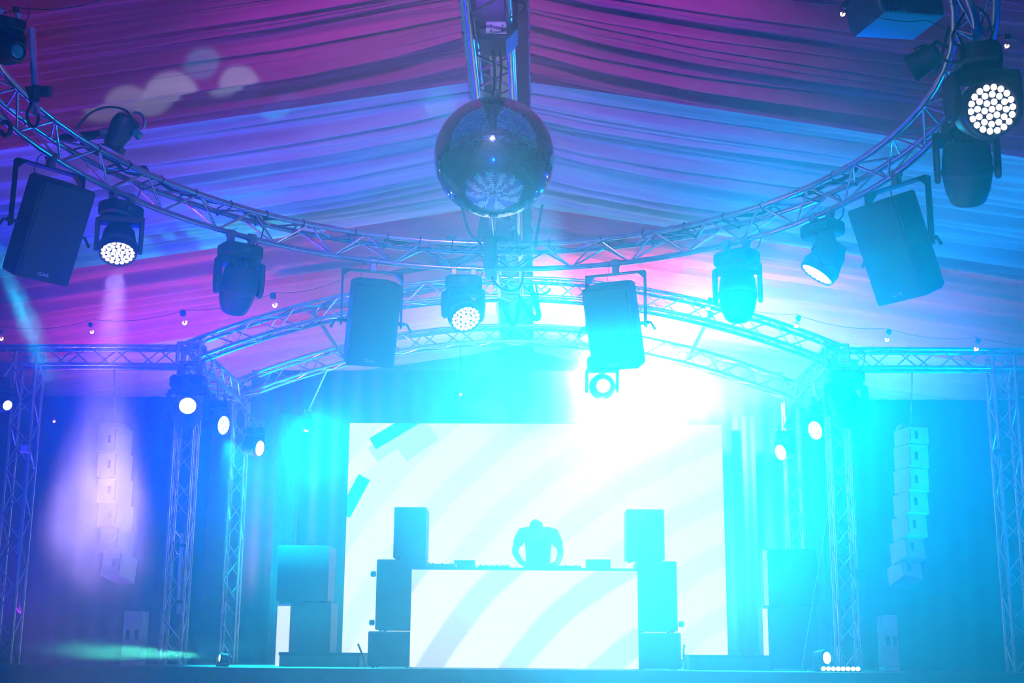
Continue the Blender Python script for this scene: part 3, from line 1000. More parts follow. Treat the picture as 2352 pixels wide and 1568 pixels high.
pc = thing('par_can', 'dark round lamp with a hoop yoke beside the right end of the circular truss', 'stage light', P(2112, 140, 8.6), 'small dark fixtures')
q0 = P(2118, 142, 8.6)
MP = Matrix.Translation(q0) @ Matrix.Rotation(1.15, 4, 'Y') @ Matrix.Rotation(0.5, 4, 'X')
MB().lathe([(0.04, 0.13), (0.07, 0.11), (0.085, 0.05), (0.09, -0.06), (0.098, -0.07), (0.098, -0.09), (0.088, -0.088)], 24, MP).build('can', BLACK, pc)
MB().lathe([(0.088, -0.075), (0.06, -0.084), (0.004, -0.088)], 24, MP).build('lens', LENSD, pc)
MB().tube([MP @ Vector((0.11 * math.cos(t), 0.02, 0.11 * math.sin(t) + 0.01)) for t in [-0.2 + 3.5 * k / 14 for k in range(15)]], 0.009, 6).build('yoke', BLACK, pc)
MB().tube([q0 + Vector((0.02, 0, 0.08)), q0 + Vector((0.12, 0.02, 0.16)), P(2180, 110, 8.5)], 0.014, 8).build('arm', BLACK, pc)

cable('cable loop twisted round the right end of the circular truss', [(2180, 60), (2168, 110), (2165, 130), (2180, 142), (2205, 140), (2212, 110), (2203, 85)], 7.4, 0.009)
cable('second cable loop hanging inside the right end of the circular truss', [(2215, 30), (2200, 55), (2188, 80), (2190, 100), (2205, 105)], 7.3, 0.007)
cable('black cable drooping round the left end of the circular truss', [(60, 200), (72, 235), (62, 262), (68, 285), (82, 290), (88, 270), (80, 240)], 8.6, 0.012)
cable('grey cable coil on the circular truss at the left picture edge', [(0, 300), (12, 312), (22, 305), (24, 290), (14, 280), (2, 285)], 8.3, 0.016)

# ------------------------------------------------------------------ festoon bulbs
sock_me = MB().lathe([(0.012, 0.09), (0.02, 0.085), (0.024, 0.06), (0.02, 0.045), (0.014, 0.04)], 12).mesh('socket', BLACK, 0.8)
bulb_me = MB().lathe([(0.012, 0.042), (0.014, 0.03), (0.026, 0.008), (0.03, -0.012), (0.026, -0.032), (0.014, -0.045), (0.002, -0.048)], 14).mesh('glass', GLASS, 0.9)
fil_me = MB().tube([(-0.012, 0, 0.0), (-0.014, 0, -0.014), (-0.006, 0, -0.022), (0.004, 0, -0.02), (0.012, 0, -0.012), (0.013, 0, 0.002)], 0.007, 6).mesh('filament', BULBE, 0.9)


def bulb(label, px, py, Y, tilt=0.25, sc=1.0):
    T = thing('festoon_bulb', label, 'light bulb', P(px, py, Y), 'festoon bulbs')
    T.rotation_euler = (0.1, -tilt, 0.3)
    T.scale = (sc,) * 3
    put('socket', sock_me, T)
    put('glass', bulb_me, T)
    put('filament', fil_me, T)
    return T


def cord(label, pts, Y, drop=0.10):
    ps = [P(a, b, Y) + Vector((0, 0, drop)) for a, b in pts]
    full = []
    for i in range(len(ps) - 1):
        for k in range(8):
            u = k / 8
            full.append(ps[i].lerp(ps[i + 1], u) - Vector((0, 0, 0.06 * 4 * u * (1 - u))))
    full.append(ps[-1])
    o = MB().tube(full, 0.0035, 5).build('festoon_string', RUBBER, smooth=0.9)
    return tag(o, label, 'cord', 'festoon strings')


LB = [(3, 776), (211, 760), (424, 738), (631, 698)]
for k, (a, b) in enumerate(LB):
    bulb('warm festoon bulb, %s from the left picture edge in the low left row' % ('first', 'second', 'third', 'fourth')[k], a, b, 14.5, sc=1.45 if k > 1 else 1.1)
RB = [(1627, 706), (1830, 746), (2038, 778), (2243, 799)]
for k, (a, b) in enumerate(RB):
    bulb('festoon bulb, %s from the glare in the low right row' % ('first', 'second', 'third', 'fourth')[k], a, b, 14.5, tilt=-0.25, sc=1.25)
cord('thin festoon cord through the low left row of bulbs', [(-200, 790)] + LB + [(800, 660)], 14.5, 0.13)
cord('thin festoon cord through the low right row of bulbs', [(1450, 668)] + RB + [(2500, 815)], 14.5, 0.12)
bulb('large warm festoon bulb in the upper left corner', 40, 42, 8.6, sc=0.95)
bulb('large festoon bulb beside the ribbed case at the top right', 1936, 30, 8.9, -0.2, sc=0.95)
bulb('reddish festoon bulb at the upper right picture edge', 2313, 103, 8.9, -0.1, sc=0.9)
bulb('tiny festoon bulb glowing in front of the left wing drape', 124, 966, 17.0, sc=0.85)
bulb('tiny festoon bulb left of the glare above the screen', 1058, 904, 19.6, sc=0.95)
cord('thin festoon cord sagging across the upper left corner', [(-150, 60), (40, 42), (280, 5), (520, -45)], 8.6, 0.08)
cord('thin festoon cord across the upper right corner', [(1700, -20), (1936, 30), (2130, 70), (2313, 103), (2450, 120)], 8.9, 0.08)
cord('short drop cord holding the tiny bulb before the left wing drape', [(124, 872), (124, 966)], 17.0, 0.06)
cord('short drop cord holding the tiny bulb left of the glare', [(1058, 792), (1058, 904)], 19.6, 0.06)


# ------------------------------------------------------------------ video surfaces
def stripes_mat(name, cx, cz, period, duty, light, dark, s_light, extra=False, tilt=1.0):
    mt = bpy.data.materials.new(name)
    mt.use_nodes = True
    nt = mt.node_tree
    b = nt.nodes['Principled BSDF']
    b.inputs['Base Color'].default_value = (0.02, 0.02, 0.02, 1)
    b.inputs['Roughness'].default_value = 0.5
    tc = nt.nodes.new('ShaderNodeTexCoord')
    nz = nt.nodes.new('ShaderNodeTexNoise')
    nz.inputs['Scale'].default_value = 0.9
    nz.inputs['Detail'].default_value = 2
    nt.links.new(tc.outputs['Object'], nz.inputs['Vector'])

    def math_(op, a, b2=None, clamp=False):
        q = nt.nodes.new('ShaderNodeMath')
        q.operation = op
        q.use_clamp = clamp
        for i, v in enumerate((a, b2)):
            if v is None:
                continue
            if isinstance(v, (int, float)):
                q.inputs[i].default_value = v
            else:
                nt.links.new(v, q.inputs[i])
        return q.outputs[0]
    sep = nt.nodes.new('ShaderNodeSeparateXYZ')
    nt.links.new(tc.outputs['Object'], sep.inputs[0])
    X, Z = sep.outputs['X'], sep.outputs['Z']
    dx = math_('SUBTRACT', X, cx)
    dz = math_('SUBTRACT', Z, cz)
    rr = math_('SQRT', math_('ADD', math_('MULTIPLY', dx, dx), math_('MULTIPLY', dz, dz)))
    rr = math_('ADD', rr, math_('MULTIPLY', nz.outputs['Fac'], 0.12))
    fr = math_('FRACT', math_('DIVIDE', rr, period))
    tri = math_('ABSOLUTE', math_('SUBTRACT', fr, 0.5))         # 0 centre of dark stripe
    ramp = nt.nodes.new('ShaderNodeMapRange')
    ramp.interpolation_type = 'SMOOTHSTEP'
    ramp.inputs['From Min'].default_value = duty / 2 - 0.035
    ramp.inputs['From Max'].default_value = duty / 2 + 0.035
    nt.links.new(tri, ramp.inputs['Value'])
    mix = nt.nodes.new('ShaderNodeMix')
    mix.data_type = 'RGBA'
    mix.inputs['A'].default_value = (*dark, 1)
    mix.inputs['B'].default_value = (*light, 1)
    nt.links.new(ramp.outputs[0], mix.inputs['Factor'])
    col = mix.outputs['Result']
    if extra:
        # the coloured corner of the clip: a pale blue parallelogram with a deep blue sliver
        def patch(colr, x0, z0, ang, hw, hh):
            nonlocal col
            ca, sa = math.cos(ang), math.sin(ang)
            ex = math_('SUBTRACT', X, x0)
            ez = math_('SUBTRACT', Z, z0)
            u = math_('ADD', math_('MULTIPLY', ex, ca), math_('MULTIPLY', ez, sa))
            v = math_('SUBTRACT', math_('MULTIPLY', ez, ca), math_('MULTIPLY', ex, sa))
            inside = math_('MULTIPLY', math_('LESS_THAN', math_('ABSOLUTE', u), hw), math_('LESS_THAN', math_('ABSOLUTE', v), hh))
            mm = nt.nodes.new('ShaderNodeMix')
            mm.data_type = 'RGBA'
            nt.links.new(inside, mm.inputs['Factor'])
            nt.links.new(col, mm.inputs['A'])
            mm.inputs['B'].default_value = (*colr, 1)
            col = mm.outputs['Result']
        patch((0.55, 0.68, 0.85), -2.0, 1.42, 0.62, 0.48, 0.26)
        patch((0.0, 0.35, 0.85), -2.0, 1.70, 0.55, 0.55, 0.10)
        patch((0.85, 0.62, 0.68), -2.42, 0.95, 0.62, 0.5, 0.13)
        patch((0.0, 0.6, 0.85), -2.72, 0.62, 1.1, 0.32, 0.10)
    nt.links.new(col, b.inputs['Emission Color'])
    b.inputs['Emission Strength'].default_value = s_light
    return mt


SY = 20.3
pA, pB = P(804, 971, SY), P(1657, 976, SY)
sx0, sx1, sz1 = pA.x, pB.x, (pA.z + pB.z) / 2
sz0 = DECK + 0.12
scx, scz = (sx0 + sx1) / 2, (sz0 + sz1) / 2
screen = thing('video_screen', 'huge LED video screen with white curved stripes behind the booth', 'screen', (scx, SY, DECK))
SM = stripes_mat('screen_clip', 5.35, -5.6, 0.80, 0.42, (1, 0.93, 0.93), (0.84, 0.70, 0.72), 0.98, extra=True)
d_ = MB().box(sx0 - scx, sx1 - scx, -0.02, 0.0, sz0 - scz, sz1 - scz).build('display', SM, screen, smooth=None, local=True)
d_.location = (0, 0, scz - DECK)
MB().box(sx0 - 0.01, sx1 + 0.01, SY + 0.002, SY + 0.09, sz0 - 0.01, sz1 + 0.01).build('rear_frame', BLACK, screen, smooth=None)
for k in range(6):
    xx = sx0 + (sx1 - sx0) * (k + 0.5) / 6
    MB().box(xx - 0.05, xx + 0.05, SY - 0.0, SY + 0.09, DECK, sz0 - 0.01).build('support', BLACK, screen, smooth=None)

BYF = 16.3
pA, pB = P(946, 1304, BYF), P(1464, 1307, BYF)
bx0, bx1, bz1 = pA.x, pB.x, (pA.z + pB.z) / 2
bcx = (bx0 + bx1) / 2
booth = thing('dj_booth', 'white striped LED fronted performer booth at the front of the stage', 'booth', (bcx, BYF, DECK))
BMAT = stripes_mat('booth_clip', 3.3, -3.2, 0.80, 0.36, (1, 0.93, 0.93), (0.62, 0.54, 0.58), 0.98)
d_ = MB().box(bx0 - bcx, bx1 - bcx, 0, 0.03, -(bz1 - DECK) / 2 + 0.012, (bz1 - DECK) / 2 - 0.02).build('led_front', BMAT, booth, smooth=None, local=True)
d_.location = (0, 0, (bz1 - DECK) / 2)
MB().box(bx0 - 0.005, bx1 + 0.005, BYF - 0.005, BYF + 0.8, bz1 - 0.02, bz1 + 0.01).build('tabletop', BLACKP, booth, smooth=None)
for s_ in (0, 1):
    xx = bx0 if s_ == 0 else bx1 - 0.03
    MB().box(xx, xx + 0.03, BYF + 0.032, BYF + 0.78, DECK, bz1 - 0.02).build('side_panel', BLACKP, booth, smooth=None)
BTOP = bz1 + 0.01

# equipment on the booth
def gear(name, label, cat, px0, px1, ztop, y0, y1, mt=BLACK, knobs=0):
    a, b = P(px0, 1300, BYF + 0.3), P(px1, 1300, BYF + 0.3)
    T = thing(name, label, cat, ((a.x + b.x) / 2, BYF + (y0 + y1) / 2, BTOP))
    MB().prism([(a.x, BYF + y0), (b.x, BYF + y0), (b.x, BYF + y1), (a.x, BYF + y1)], BTOP, BTOP + ztop, 'z', bev=0.01).build('case', mt, T)
    for k in range(knobs):
        xx = a.x + (b.x - a.x) * (k + 0.5) / knobs
        MB().lathe([(0.012, 0), (0.010, 0.02)], 10, Matrix.Translation((xx, BYF + y0 + 0.1, BTOP + ztop))).build('knob', STEEL, T)
    return T


g1 = gear('media_player', 'flat media player at the left end of the booth top', 'media player', 985, 1046, 0.05, 0.15, 0.5, knobs=3)
g2 = gear('media_player', 'raised media player left of the performer with a tilted screen', 'media player', 1050, 1092, 0.06, 0.2, 0.55, knobs=2)
MB().box(-0.16, 0.1, -0.005, 0.005, 0, 0.06, Matrix.Translation((g2.location.x, g2.location.y + 0.08, BTOP + 0.062)) @ Matrix.Rotation(-0.5, 4, 'X')).build('screen', DARKGREY, g2, smooth=None)
g3 = gear('mixer', 'low mixer with knobs in front of the performer', 'mixer', 1098, 1172, 0.035, 0.2, 0.55, knobs=6)
g4 = gear('media_player', 'media player right of the performer', 'media player', 1262, 1335, 0.04, 0.2, 0.55, knobs=3)
a, b = P(1345, 1300, BYF + 0.35), P(1402, 1300, BYF + 0.35)
lp = thing('laptop', 'open laptop seen from behind at the right of the booth top', 'laptop', ((a.x + b.x) / 2, BYF + 0.35, BTOP))
MB().box(a.x, b.x, BYF + 0.35, BYF + 0.57, BTOP, BTOP + 0.018).build('keyboard_base', STEEL, lp, smooth=None)
Ml = Matrix.Translation(((a.x + b.x) / 2, BYF + 0.345, BTOP + 0.016)) @ Matrix.Rotation(0.25, 4, 'X')
MB().box(-(b.x - a.x) / 2, (b.x - a.x) / 2, -0.008, 0.0, 0, 0.12, Ml).build('screen_lid', STEEL, lp, smooth=None)
MB().lathe([(0.012, -0.0095), (0.012, -0.008)], 12, Ml @ Matrix.Translation((0, 0, 0.06)), 'y').build('badge', PALELIT, lp)


# ------------------------------------------------------------------ the performer
def skin_obj(name, verts, edges, radii, mt, parent, root=0, sub=2):
    me = bpy.data.meshes.new(name)
    off = wloc(parent) if parent else Vector((0, 0, 0))
    me.from_pydata([tuple(Vector(v) - off) for v in verts], edges, [])
    o = bpy.data.objects.new(name, me)
    COL.objects.link(o)
    o.parent = parent
    sk = o.modifiers.new('skin', 'SKIN')
    sk.use_smooth_shade = True
    for i, r in enumerate(radii):
        sv = me.skin_vertices[0].data[i]
        sv.radius = r if isinstance(r, tuple) else (r, r)
        sv.use_root = (i == root)
    ss = o.modifiers.new('sub', 'SUBSURF')
    ss.levels = sub
    ss.render_levels = sub
    me.materials.append(mt)
    return o


pxp = P(1236, 1300, BYF + 0.98)
px_, py_ = pxp.x, BYF + 0.98
per = thing('person', 'person in a grey t-shirt bent over the mixer behind the booth', 'person', (px_, py_, DECK))


RISER = 0.2
rz_ = thing('performer_riser', 'small riser board behind the booth that the person stands on', 'platform', (px_, py_, DECK), None)
MB().box(px_ - 0.5, px_ + 0.5, py_ - 0.16, py_ + 0.4, DECK + RISER - 0.03, DECK + RISER).build('top', BLACKP, rz_, smooth=None)
MB().box(px_ - 0.48, px_ + 0.48, py_ - 0.15, py_ + 0.38, DECK, DECK + RISER - 0.03).build('frame', BLACK, rz_, smooth=None)


def L(x, y, z):
    return Vector((px_ + x, py_ + y, DECK + RISER + z))


bv = [L(0, 0.06, 0.95), L(0, 0.04, 1.12), L(0, -0.03, 1.32), L(0, -0.13, 1.46), L(-0.01, -0.24, 1.50), L(-0.02, -0.32, 1.49),
      L(-0.03, -0.41, 1.50),
      L(0.20, -0.13, 1.46), L(0.29, -0.18, 1.22), L(0.24, -0.36, 1.08), L(0.21, -0.43, 1.055),
      L(-0.20, -0.13, 1.46), L(-0.30, -0.18, 1.23), L(-0.22, -0.36, 1.09), L(-0.18, -0.43, 1.06),
      L(0.10, 0.06, 0.90), L(0.12, 0.03, 0.50), L(0.12, 0.10, 0.09), L(0.12, -0.04, 0.035),
      L(-0.10, 0.06, 0.90), L(-0.12, 0.03, 0.50), L(-0.12, 0.10, 0.09), L(-0.12, -0.04, 0.035)]
be = [(0, 1), (1, 2), (2, 3), (3, 4), (4, 5), (5, 6), (3, 7), (7, 8), (8, 9), (9, 10), (3, 11), (11, 12), (12, 13), (13, 14), (0, 15), (15, 16), (16, 17), (17, 18), (0, 19), (19, 20), (20, 21), (21, 22)]
br_ = [(0.15, 0.11), (0.14, 0.10), (0.16, 0.11), (0.15, 0.10), 0.058, (0.082, 0.095), (0.075, 0.085), 0.06, 0.045, 0.036, (0.04, 0.02), 0.06, 0.045, 0.036, (0.04, 0.02), 0.085, 0.06, 0.042, 0.04, 0.085, 0.06, 0.042, 0.04]
# fingers are grown from the same skeleton
for s_, hand in ((1, 10), (-1, 14)):
    h0 = bv[hand]
    wr = (bv[hand] - bv[hand - 1]).normalized()
    sd_ = Vector((s_, 0.15, 0)).normalized()
    for k, (o_, ln) in enumerate(((-0.03, 0.062), (-0.010, 0.074), (0.010, 0.07), (0.03, 0.056))):
        b0 = h0 + sd_ * o_ + wr * 0.035
        b1 = b0 + wr * ln * 0.55 + Vector((0, 0, -0.006))
        b2 = b1 + wr * ln * 0.4 + Vector((0, 0, -0.03))
        i0 = len(bv)
        bv += [b0, b1, b2]
        be += [(hand, i0), (i0, i0 + 1), (i0 + 1, i0 + 2)]
        br_ += [0.0095, 0.009, 0.0075]
    b0 = h0 - sd_ * 0.042 - wr * 0.01
    b1 = b0 - sd_ * 0.022 + wr * 0.032
    b2 = b1 + wr * 0.026 + Vector((0, 0, -0.012))
    i0 = len(bv)
    bv += [b0, b1, b2]
    be += [(hand, i0), (i0, i0 + 1), (i0 + 1, i0 + 2)]
    br_ += [0.012, 0.010, 0.008]
skin_obj('body', bv, be, br_, SKIN, per)
tv = [bv[0] + Vector((0, 0, -0.03)), bv[1], bv[2], bv[3], bv[4] - Vector((0, -0.03, 0.03)), bv[7], bv[7].lerp(bv[8], 0.75), bv[11], bv[11].lerp(bv[12], 0.75)]
skin_obj('tshirt', tv, [(0, 1), (1, 2), (2, 3), (3, 4), (3, 5), (5, 6), (3, 7), (7, 8)], [(0.17, 0.13), (0.165, 0.125), (0.182, 0.13), (0.175, 0.122), 0.075, 0.082, 0.07, 0.082, 0.07], TEE, per)
lv = [bv[0], bv[15], bv[16], bv[17], bv[19], bv[20], bv[21]]
skin_obj('trousers', lv, [(0, 1), (1, 2), (2, 3), (0, 4), (4, 5), (5, 6)], [(0.165, 0.125), 0.10, 0.078, 0.065, 0.10, 0.078, 0.065], JEANS, per)
hd = bv[5].lerp(bv[6], 0.45)
MB().ball(hd + Vector((0, 0.035, 0.03)), 0.098, 10, 0.9, 1.05, 0.98).build('hair', HAIR, per, smooth=3.1)
face = hd + Vector((0, -0.075, -0.02))
fm = MB()
fm.ball(face + Vector((0, -0.022, -0.012)), 0.016, 5, 0.8, 1.0, 1.2)
fm.build('nose', SKIN, per, smooth=3.1)
for s_ in (-1, 1):
    MB().ball(hd + Vector((s_ * 0.088, 0.02, -0.005)), 0.022, 5, 0.5, 0.8, 1.2).build('ear', SKIN, per, smooth=3.1)
    MB().ball(face + Vector((s_ * 0.03, -0.006, 0.014)), 0.011, 5).build('eye', PALELIT, per, smooth=3.1)
MB().ball(face + Vector((0, -0.008, -0.045)), 0.02, 5, 1.2, 0.5, 0.35).build('mouth', mat('lips', (0.4, 0.15, 0.14), 0.5), per, smooth=3.1)

# ------------------------------------------------------------------ booth loudspeaker stacks, wing stacks
def cabinet(name, label, px0, px1, py0, py1, Y, depth, mt, group, grille=True, knobs=None, lit_edge=False, feet=True, cat='loudspeaker', rest=None):
    a, b = P(px0, py0, Y), P(px1, py1, Y)
    z1, z0 = a.z, b.z if rest is None else rest
    T = thing(name, label, cat, ((a.x + b.x) / 2, Y + depth / 2, z0), group)
    f_ = 0.015 if feet else 0
    MB().prism([(a.x, Y), (b.x, Y), (b.x, Y + depth), (a.x, Y + depth)], z0 + f_, z1, 'z', bev=0.012).build('cabinet', mt, T)
    if grille:
        MB().box(a.x + 0.03, b.x - 0.03, Y - 0.008, Y + 0.002, z0 + f_ + 0.03, z1 - 0.03).build('grille', GRILLE, T, smooth=None)
    if feet:
        for xx in (a.x + 0.06, b.x - 0.06):
            for yy in (Y + 0.06, Y + depth - 0.06):
                MB().lathe([(0.02, z0), (0.02, z0 + f_)], 8, Matrix.Translation((xx, yy, 0))).build('foot', RUBBER, T)
    for (kx, kz) in knobs or ():
        MB().lathe([(0.025, -0.02), (0.035, -0.03), (0.035, -0.075), (0.02, -0.085)], 12, Matrix.Translation((a.x if kx < 0 else b.x, Y + 0.1, z0 + (z1 - z0) * kz)) @ Matrix.Diagonal((1 if kx < 0 else -1, 1, 1, 1)), 'x').build('caster', RUBBER, T)
    return T, z0, z1


GB = 'booth loudspeaker stacks'
YS = 16.55
_, _, z1 = cabinet('subwoofer', 'square subwoofer at the bottom of the stack left of the booth', 846, 944, 1449, 1533, YS, 0.6, BLACKP, GB, rest=DECK)
_, _, z2 = cabinet('loudspeaker', 'tall loudspeaker with casters in the middle of the stack left of the booth', 866, 976, 1284, 1446, YS, 0.6, BLACKP, GB, knobs=((-1, 0.12), (-1, 0.8)), rest=z1 + 0.002)
cabinet('loudspeaker', 'narrow top loudspeaker on the stack left of the booth', 906, 977, 1164, 1284, YS + 0.02, 0.45, BLACKP, GB, rest=z2 + 0.002)
_, _, z1 = cabinet('subwoofer', 'square subwoofer at the bottom of the stack right of the booth', 1464, 1565, 1452, 1537, YS, 0.6, BLACKP, GB, rest=DECK)
_, _, z2 = cabinet('loudspeaker', 'tall loudspeaker in the middle of the stack right of the booth', 1462, 1557, 1288, 1450, YS, 0.6, BLACKP, GB, knobs=((1, 0.12),), rest=z1 + 0.002)
cabinet('loudspeaker', 'narrow top loudspeaker on the stack right of the booth', 1438, 1527, 1169, 1288, YS + 0.02, 0.45, BLACKP, GB, rest=z2 + 0.002)

GW = 'tall cabinets beside the screen'
YW = 17.9
_, _, zl = cabinet('riser_case', 'lower grey cabinet with a lit edge left of the screen', 640, 756, 1383, 1530, YW, 0.6, BLACKP, GW, False, cat='cabinet', rest=DECK)
_, _, zl2 = cabinet('riser_case', 'upper grey cabinet left of the screen', 640, 752, 1252, 1382, YW, 0.6, BLACKP, GW, False, cat='cabinet', rest=zl + 0.002)
_, _, zr = cabinet('riser_case', 'lower grey cabinet with a lit edge right of the screen', 1758, 1880, 1392, 1530, YW, 0.6, BLACKP, GW, False, cat='cabinet', rest=DECK)
_, _, zr2 = cabinet('riser_case', 'upper grey cabinet right of the screen', 1762, 1880, 1260, 1390, YW, 0.6, BLACKP, GW, False, cat='cabinet', rest=zr + 0.002)
for lb, x0, x1, y0, y1 in (('glowing strip for the light on the edge of the lower cabinet left of the screen', 638, 660, 1386, 1530), ('glowing strip for the light on the edge of the lower cabinet right of the screen', 1752, 1767, 1392, 1530), ('faint glowing strip for the light on the edge of the upper cabinet right of the screen', 1753, 1766, 1258, 1390)):
    a, b = P(x0, y0, YW - 0.06), P(x1, y1, YW - 0.06)  # glowing strips added in place of light on the cabinet edges
    T = thing('glowing_edge', lb, 'panel', ((a.x + b.x) / 2, YW - 0.06, max(b.z, DECK)), 'glowing cabinet edges')
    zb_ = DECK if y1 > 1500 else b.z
    MB().box(a.x, b.x, YW - 0.06, YW - 0.02, zb_, a.z - 0.03).build('face', EDGE_GLOW if 'faint' not in lb else EDGE_GLOW_DIM, T, smooth=None)
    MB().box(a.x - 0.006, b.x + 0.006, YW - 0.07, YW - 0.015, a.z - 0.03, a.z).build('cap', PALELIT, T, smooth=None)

GP = 'low platforms on the stage'
for lb, x0, x1, y0 in (('low dark platform left of the booth stack', 640, 828, 1497), ('low dark platform right of the booth stack', 1582, 1772, 1503)):
    a, b = P(x0, y0, 17.0), P(x1, y0, 17.0)
    T = thing('low_platform', lb, 'platform', ((a.x + b.x) / 2, 17.0, DECK), GP)
    MB().box(a.x, b.x, 17.0, 17.8, a.z - 0.04, a.z).build('top', BLACKP, T, smooth=None)
    MB().box(a.x + 0.01, b.x - 0.01, 17.01, 17.79, DECK, a.z - 0.04).build('skirt', DARKGREY, T, smooth=None)

# small microphone-like lamp and cables at the foot of the left stack
cable('pale cables trailing down between the low left platform and the booth stack', [(822, 1478), (828, 1492), (834, 1510), (838, 1532)], 16.9, 0.012)
cable('pale cables trailing down beside the right booth stack', [(1572, 1480), (1570, 1500), (1574, 1520), (1576, 1536)], 16.9, 0.012)

# ------------------------------------------------------------------ line arrays and columns
def line_array(label, px, pys, lean):
    T = thing('line_array', label, 'line array', P(px, pys[0], 17.3), 'line arrays')
    for k in range(len(pys) - 1):
        a = P(px, pys[k], 17.3)
        b = P(px, pys[k + 1], 17.3)
        h_ = (a.z - b.z) / 2 - 0.008
        ang = lean * max(0, k - 2) * 0.10
        M_ = Matrix.Translation(((a.x + b.x) / 2, 17.3 + 0.02 * max(0, k - 2) ** 2, (a.z + b.z) / 2)) @ Matrix.Rotation(-abs(ang) * 0.8, 4, 'X') @ Matrix.Rotation(lean * 0.25, 4, 'Z')
        cb_ = MB().prism([(-0.135, -h_), (0.135, -h_ - 0.012), (0.135, h_ + 0.004), (-0.135, h_)], -0.2, 0.2, 'y', M_, 0.01).build('array_cabinet', PALE, T)
        MB().box(0.02 * -lean, 0.06 * -lean, -0.206, -0.199, -0.05, 0.05, M_).build('handle_slot', BLACK, cb_, smooth=None)
        MB().box(-0.128 * lean - 0.008, -0.128 * lean + 0.008, -0.206, -0.199, -h_ + 0.02, h_ - 0.02, M_).build('rigging_bar', STEEL, cb_, smooth=None)
    top = P(px, pys[0], 17.3)
    MB().box(top.x - 0.16, top.x + 0.16, 17.15, 17.45, top.z, top.z + 0.05).build('fly_frame', STEEL, T, smooth=None)
    MB().tube([(top.x, 17.3, top.z + 0.05), (top.x, 17.1, BZ - 0.07)], 0.01, 6).build('sling', STEEL, T)
    return T


line_array('pale line array of stacked cabinets hanging in violet haze at the left', 264, [985, 1042, 1100, 1158, 1216, 1272, 1330], -1)
line_array('pale line array of stacked cabinets hanging in blue haze at the right', 2093, [985, 1024, 1078, 1132, 1184, 1238, 1290, 1336], 1)
for lb, x0, x1, y0 in (('pale column box with two dark slots standing on the stage at the left', 286, 327, 1403), ('pale column box with two dark slots standing on the stage at the right', 2027, 2060, 1412)):
    a, b = P(x0, y0, 16.6), P(x1, y0, 16.6)
    T = thing('column_box', lb, 'loudspeaker', ((a.x + b.x) / 2, 16.6, DECK), 'column boxes at the stage edge')
    MB().prism([(a.x, 16.6), (b.x, 16.6), (b.x, 16.9), (a.x, 16.9)], DECK + 0.062, a.z, 'z', bev=0.006).build('upper_box', PALE, T)
    MB().prism([(a.x, 16.6), (b.x, 16.6), (b.x, 16.9), (a.x, 16.9)], DECK, DECK + 0.056, 'z', bev=0.006).build('lower_box', PALE, T)
    for u in (0.28, 0.78):
        xx = a.x + (b.x - a.x) * u
        MB().box(xx - 0.022, xx + 0.022, 16.594, 16.602, DECK + 0.30, DECK + 0.42).build('slot', BLACK, T, smooth=None)

# ------------------------------------------------------------------ floor lamps on the stage
def floor_lamp(label, px, py, Y, aim, mt, sc=1.0, on=True):
    p = P(px, py, Y)
    T = thing('floor_spotlight', label, 'stage light', (p.x, p.y, DECK), 'floor spotlights on the stage')
    d = Vector(aim).normalized()
    Mh = Matrix.Translation((p.x, p.y, DECK + 0.13 * sc)) @ d.to_track_quat('-Z', 'Y').to_matrix().to_4x4() @ Matrix.Scale(sc, 4)
    MB().lathe([(0.04, 0.10), (0.07, 0.08), (0.08, 0.0), (0.085, -0.05), (0.078, -0.052)], 18, Mh).build('housing', BLACK, T)
    MB().lathe([(0.074, -0.045), (0.05, -0.055), (0.004, -0.058)], 18, Mh).build('lens', mt, T)
    MB().box(p.x - 0.09 * sc, p.x + 0.09 * sc, p.y - 0.06 * sc, p.y + 0.06 * sc, DECK, DECK + 0.03).build('base', BLACK, T, smooth=None)
    for s_ in (-1, 1):
        MB().box(p.x + s_ * 0.095 * sc - 0.006, p.x + s_ * 0.095 * sc + 0.006, p.y - 0.03, p.y + 0.03, DECK + 0.02, DECK + 0.15 * sc).build('yoke_arm', BLACK, T, smooth=None)
    return Vector((p.x, p.y, DECK + 0.13 * sc)) + d * 0.07 * sc, d


FLA = floor_lamp('small floor lamp on the stage throwing a green beam to the left', 512, 1506, 16.4, (-0.9, -0.42, 0.05), LEDG, 0.75)
FLB = floor_lamp('bright floor lamp low beside the right stage tower', 1890, 1515, 16.3, (0.6, -0.75, 0.02), LEDG, 1.2)

# LED batten glaring on the deck beside the right tower
a, b = P(1884, 1524, 16.15), P(1975, 1534, 16.15)
T = thing('light_batten', 'glaring white green light batten lying at the foot of the right stage tower', 'stage light', ((a.x + b.x) / 2, 16.15, DECK))
MB().box(a.x, b.x, 16.12, 16.2, DECK, DECK + 0.07).build('housing', BLACK, T, smooth=None)
for k in range(8):
    xx = a.x + (b.x - a.x) * (k + 0.5) / 8
    MB().lathe([(0.026, 16.12), (0.02, 16.105), (0.004, 16.1)], 10, Matrix.Translation((xx, 0, DECK + 0.036)), 'y').build('led_lens', LEDG, T)

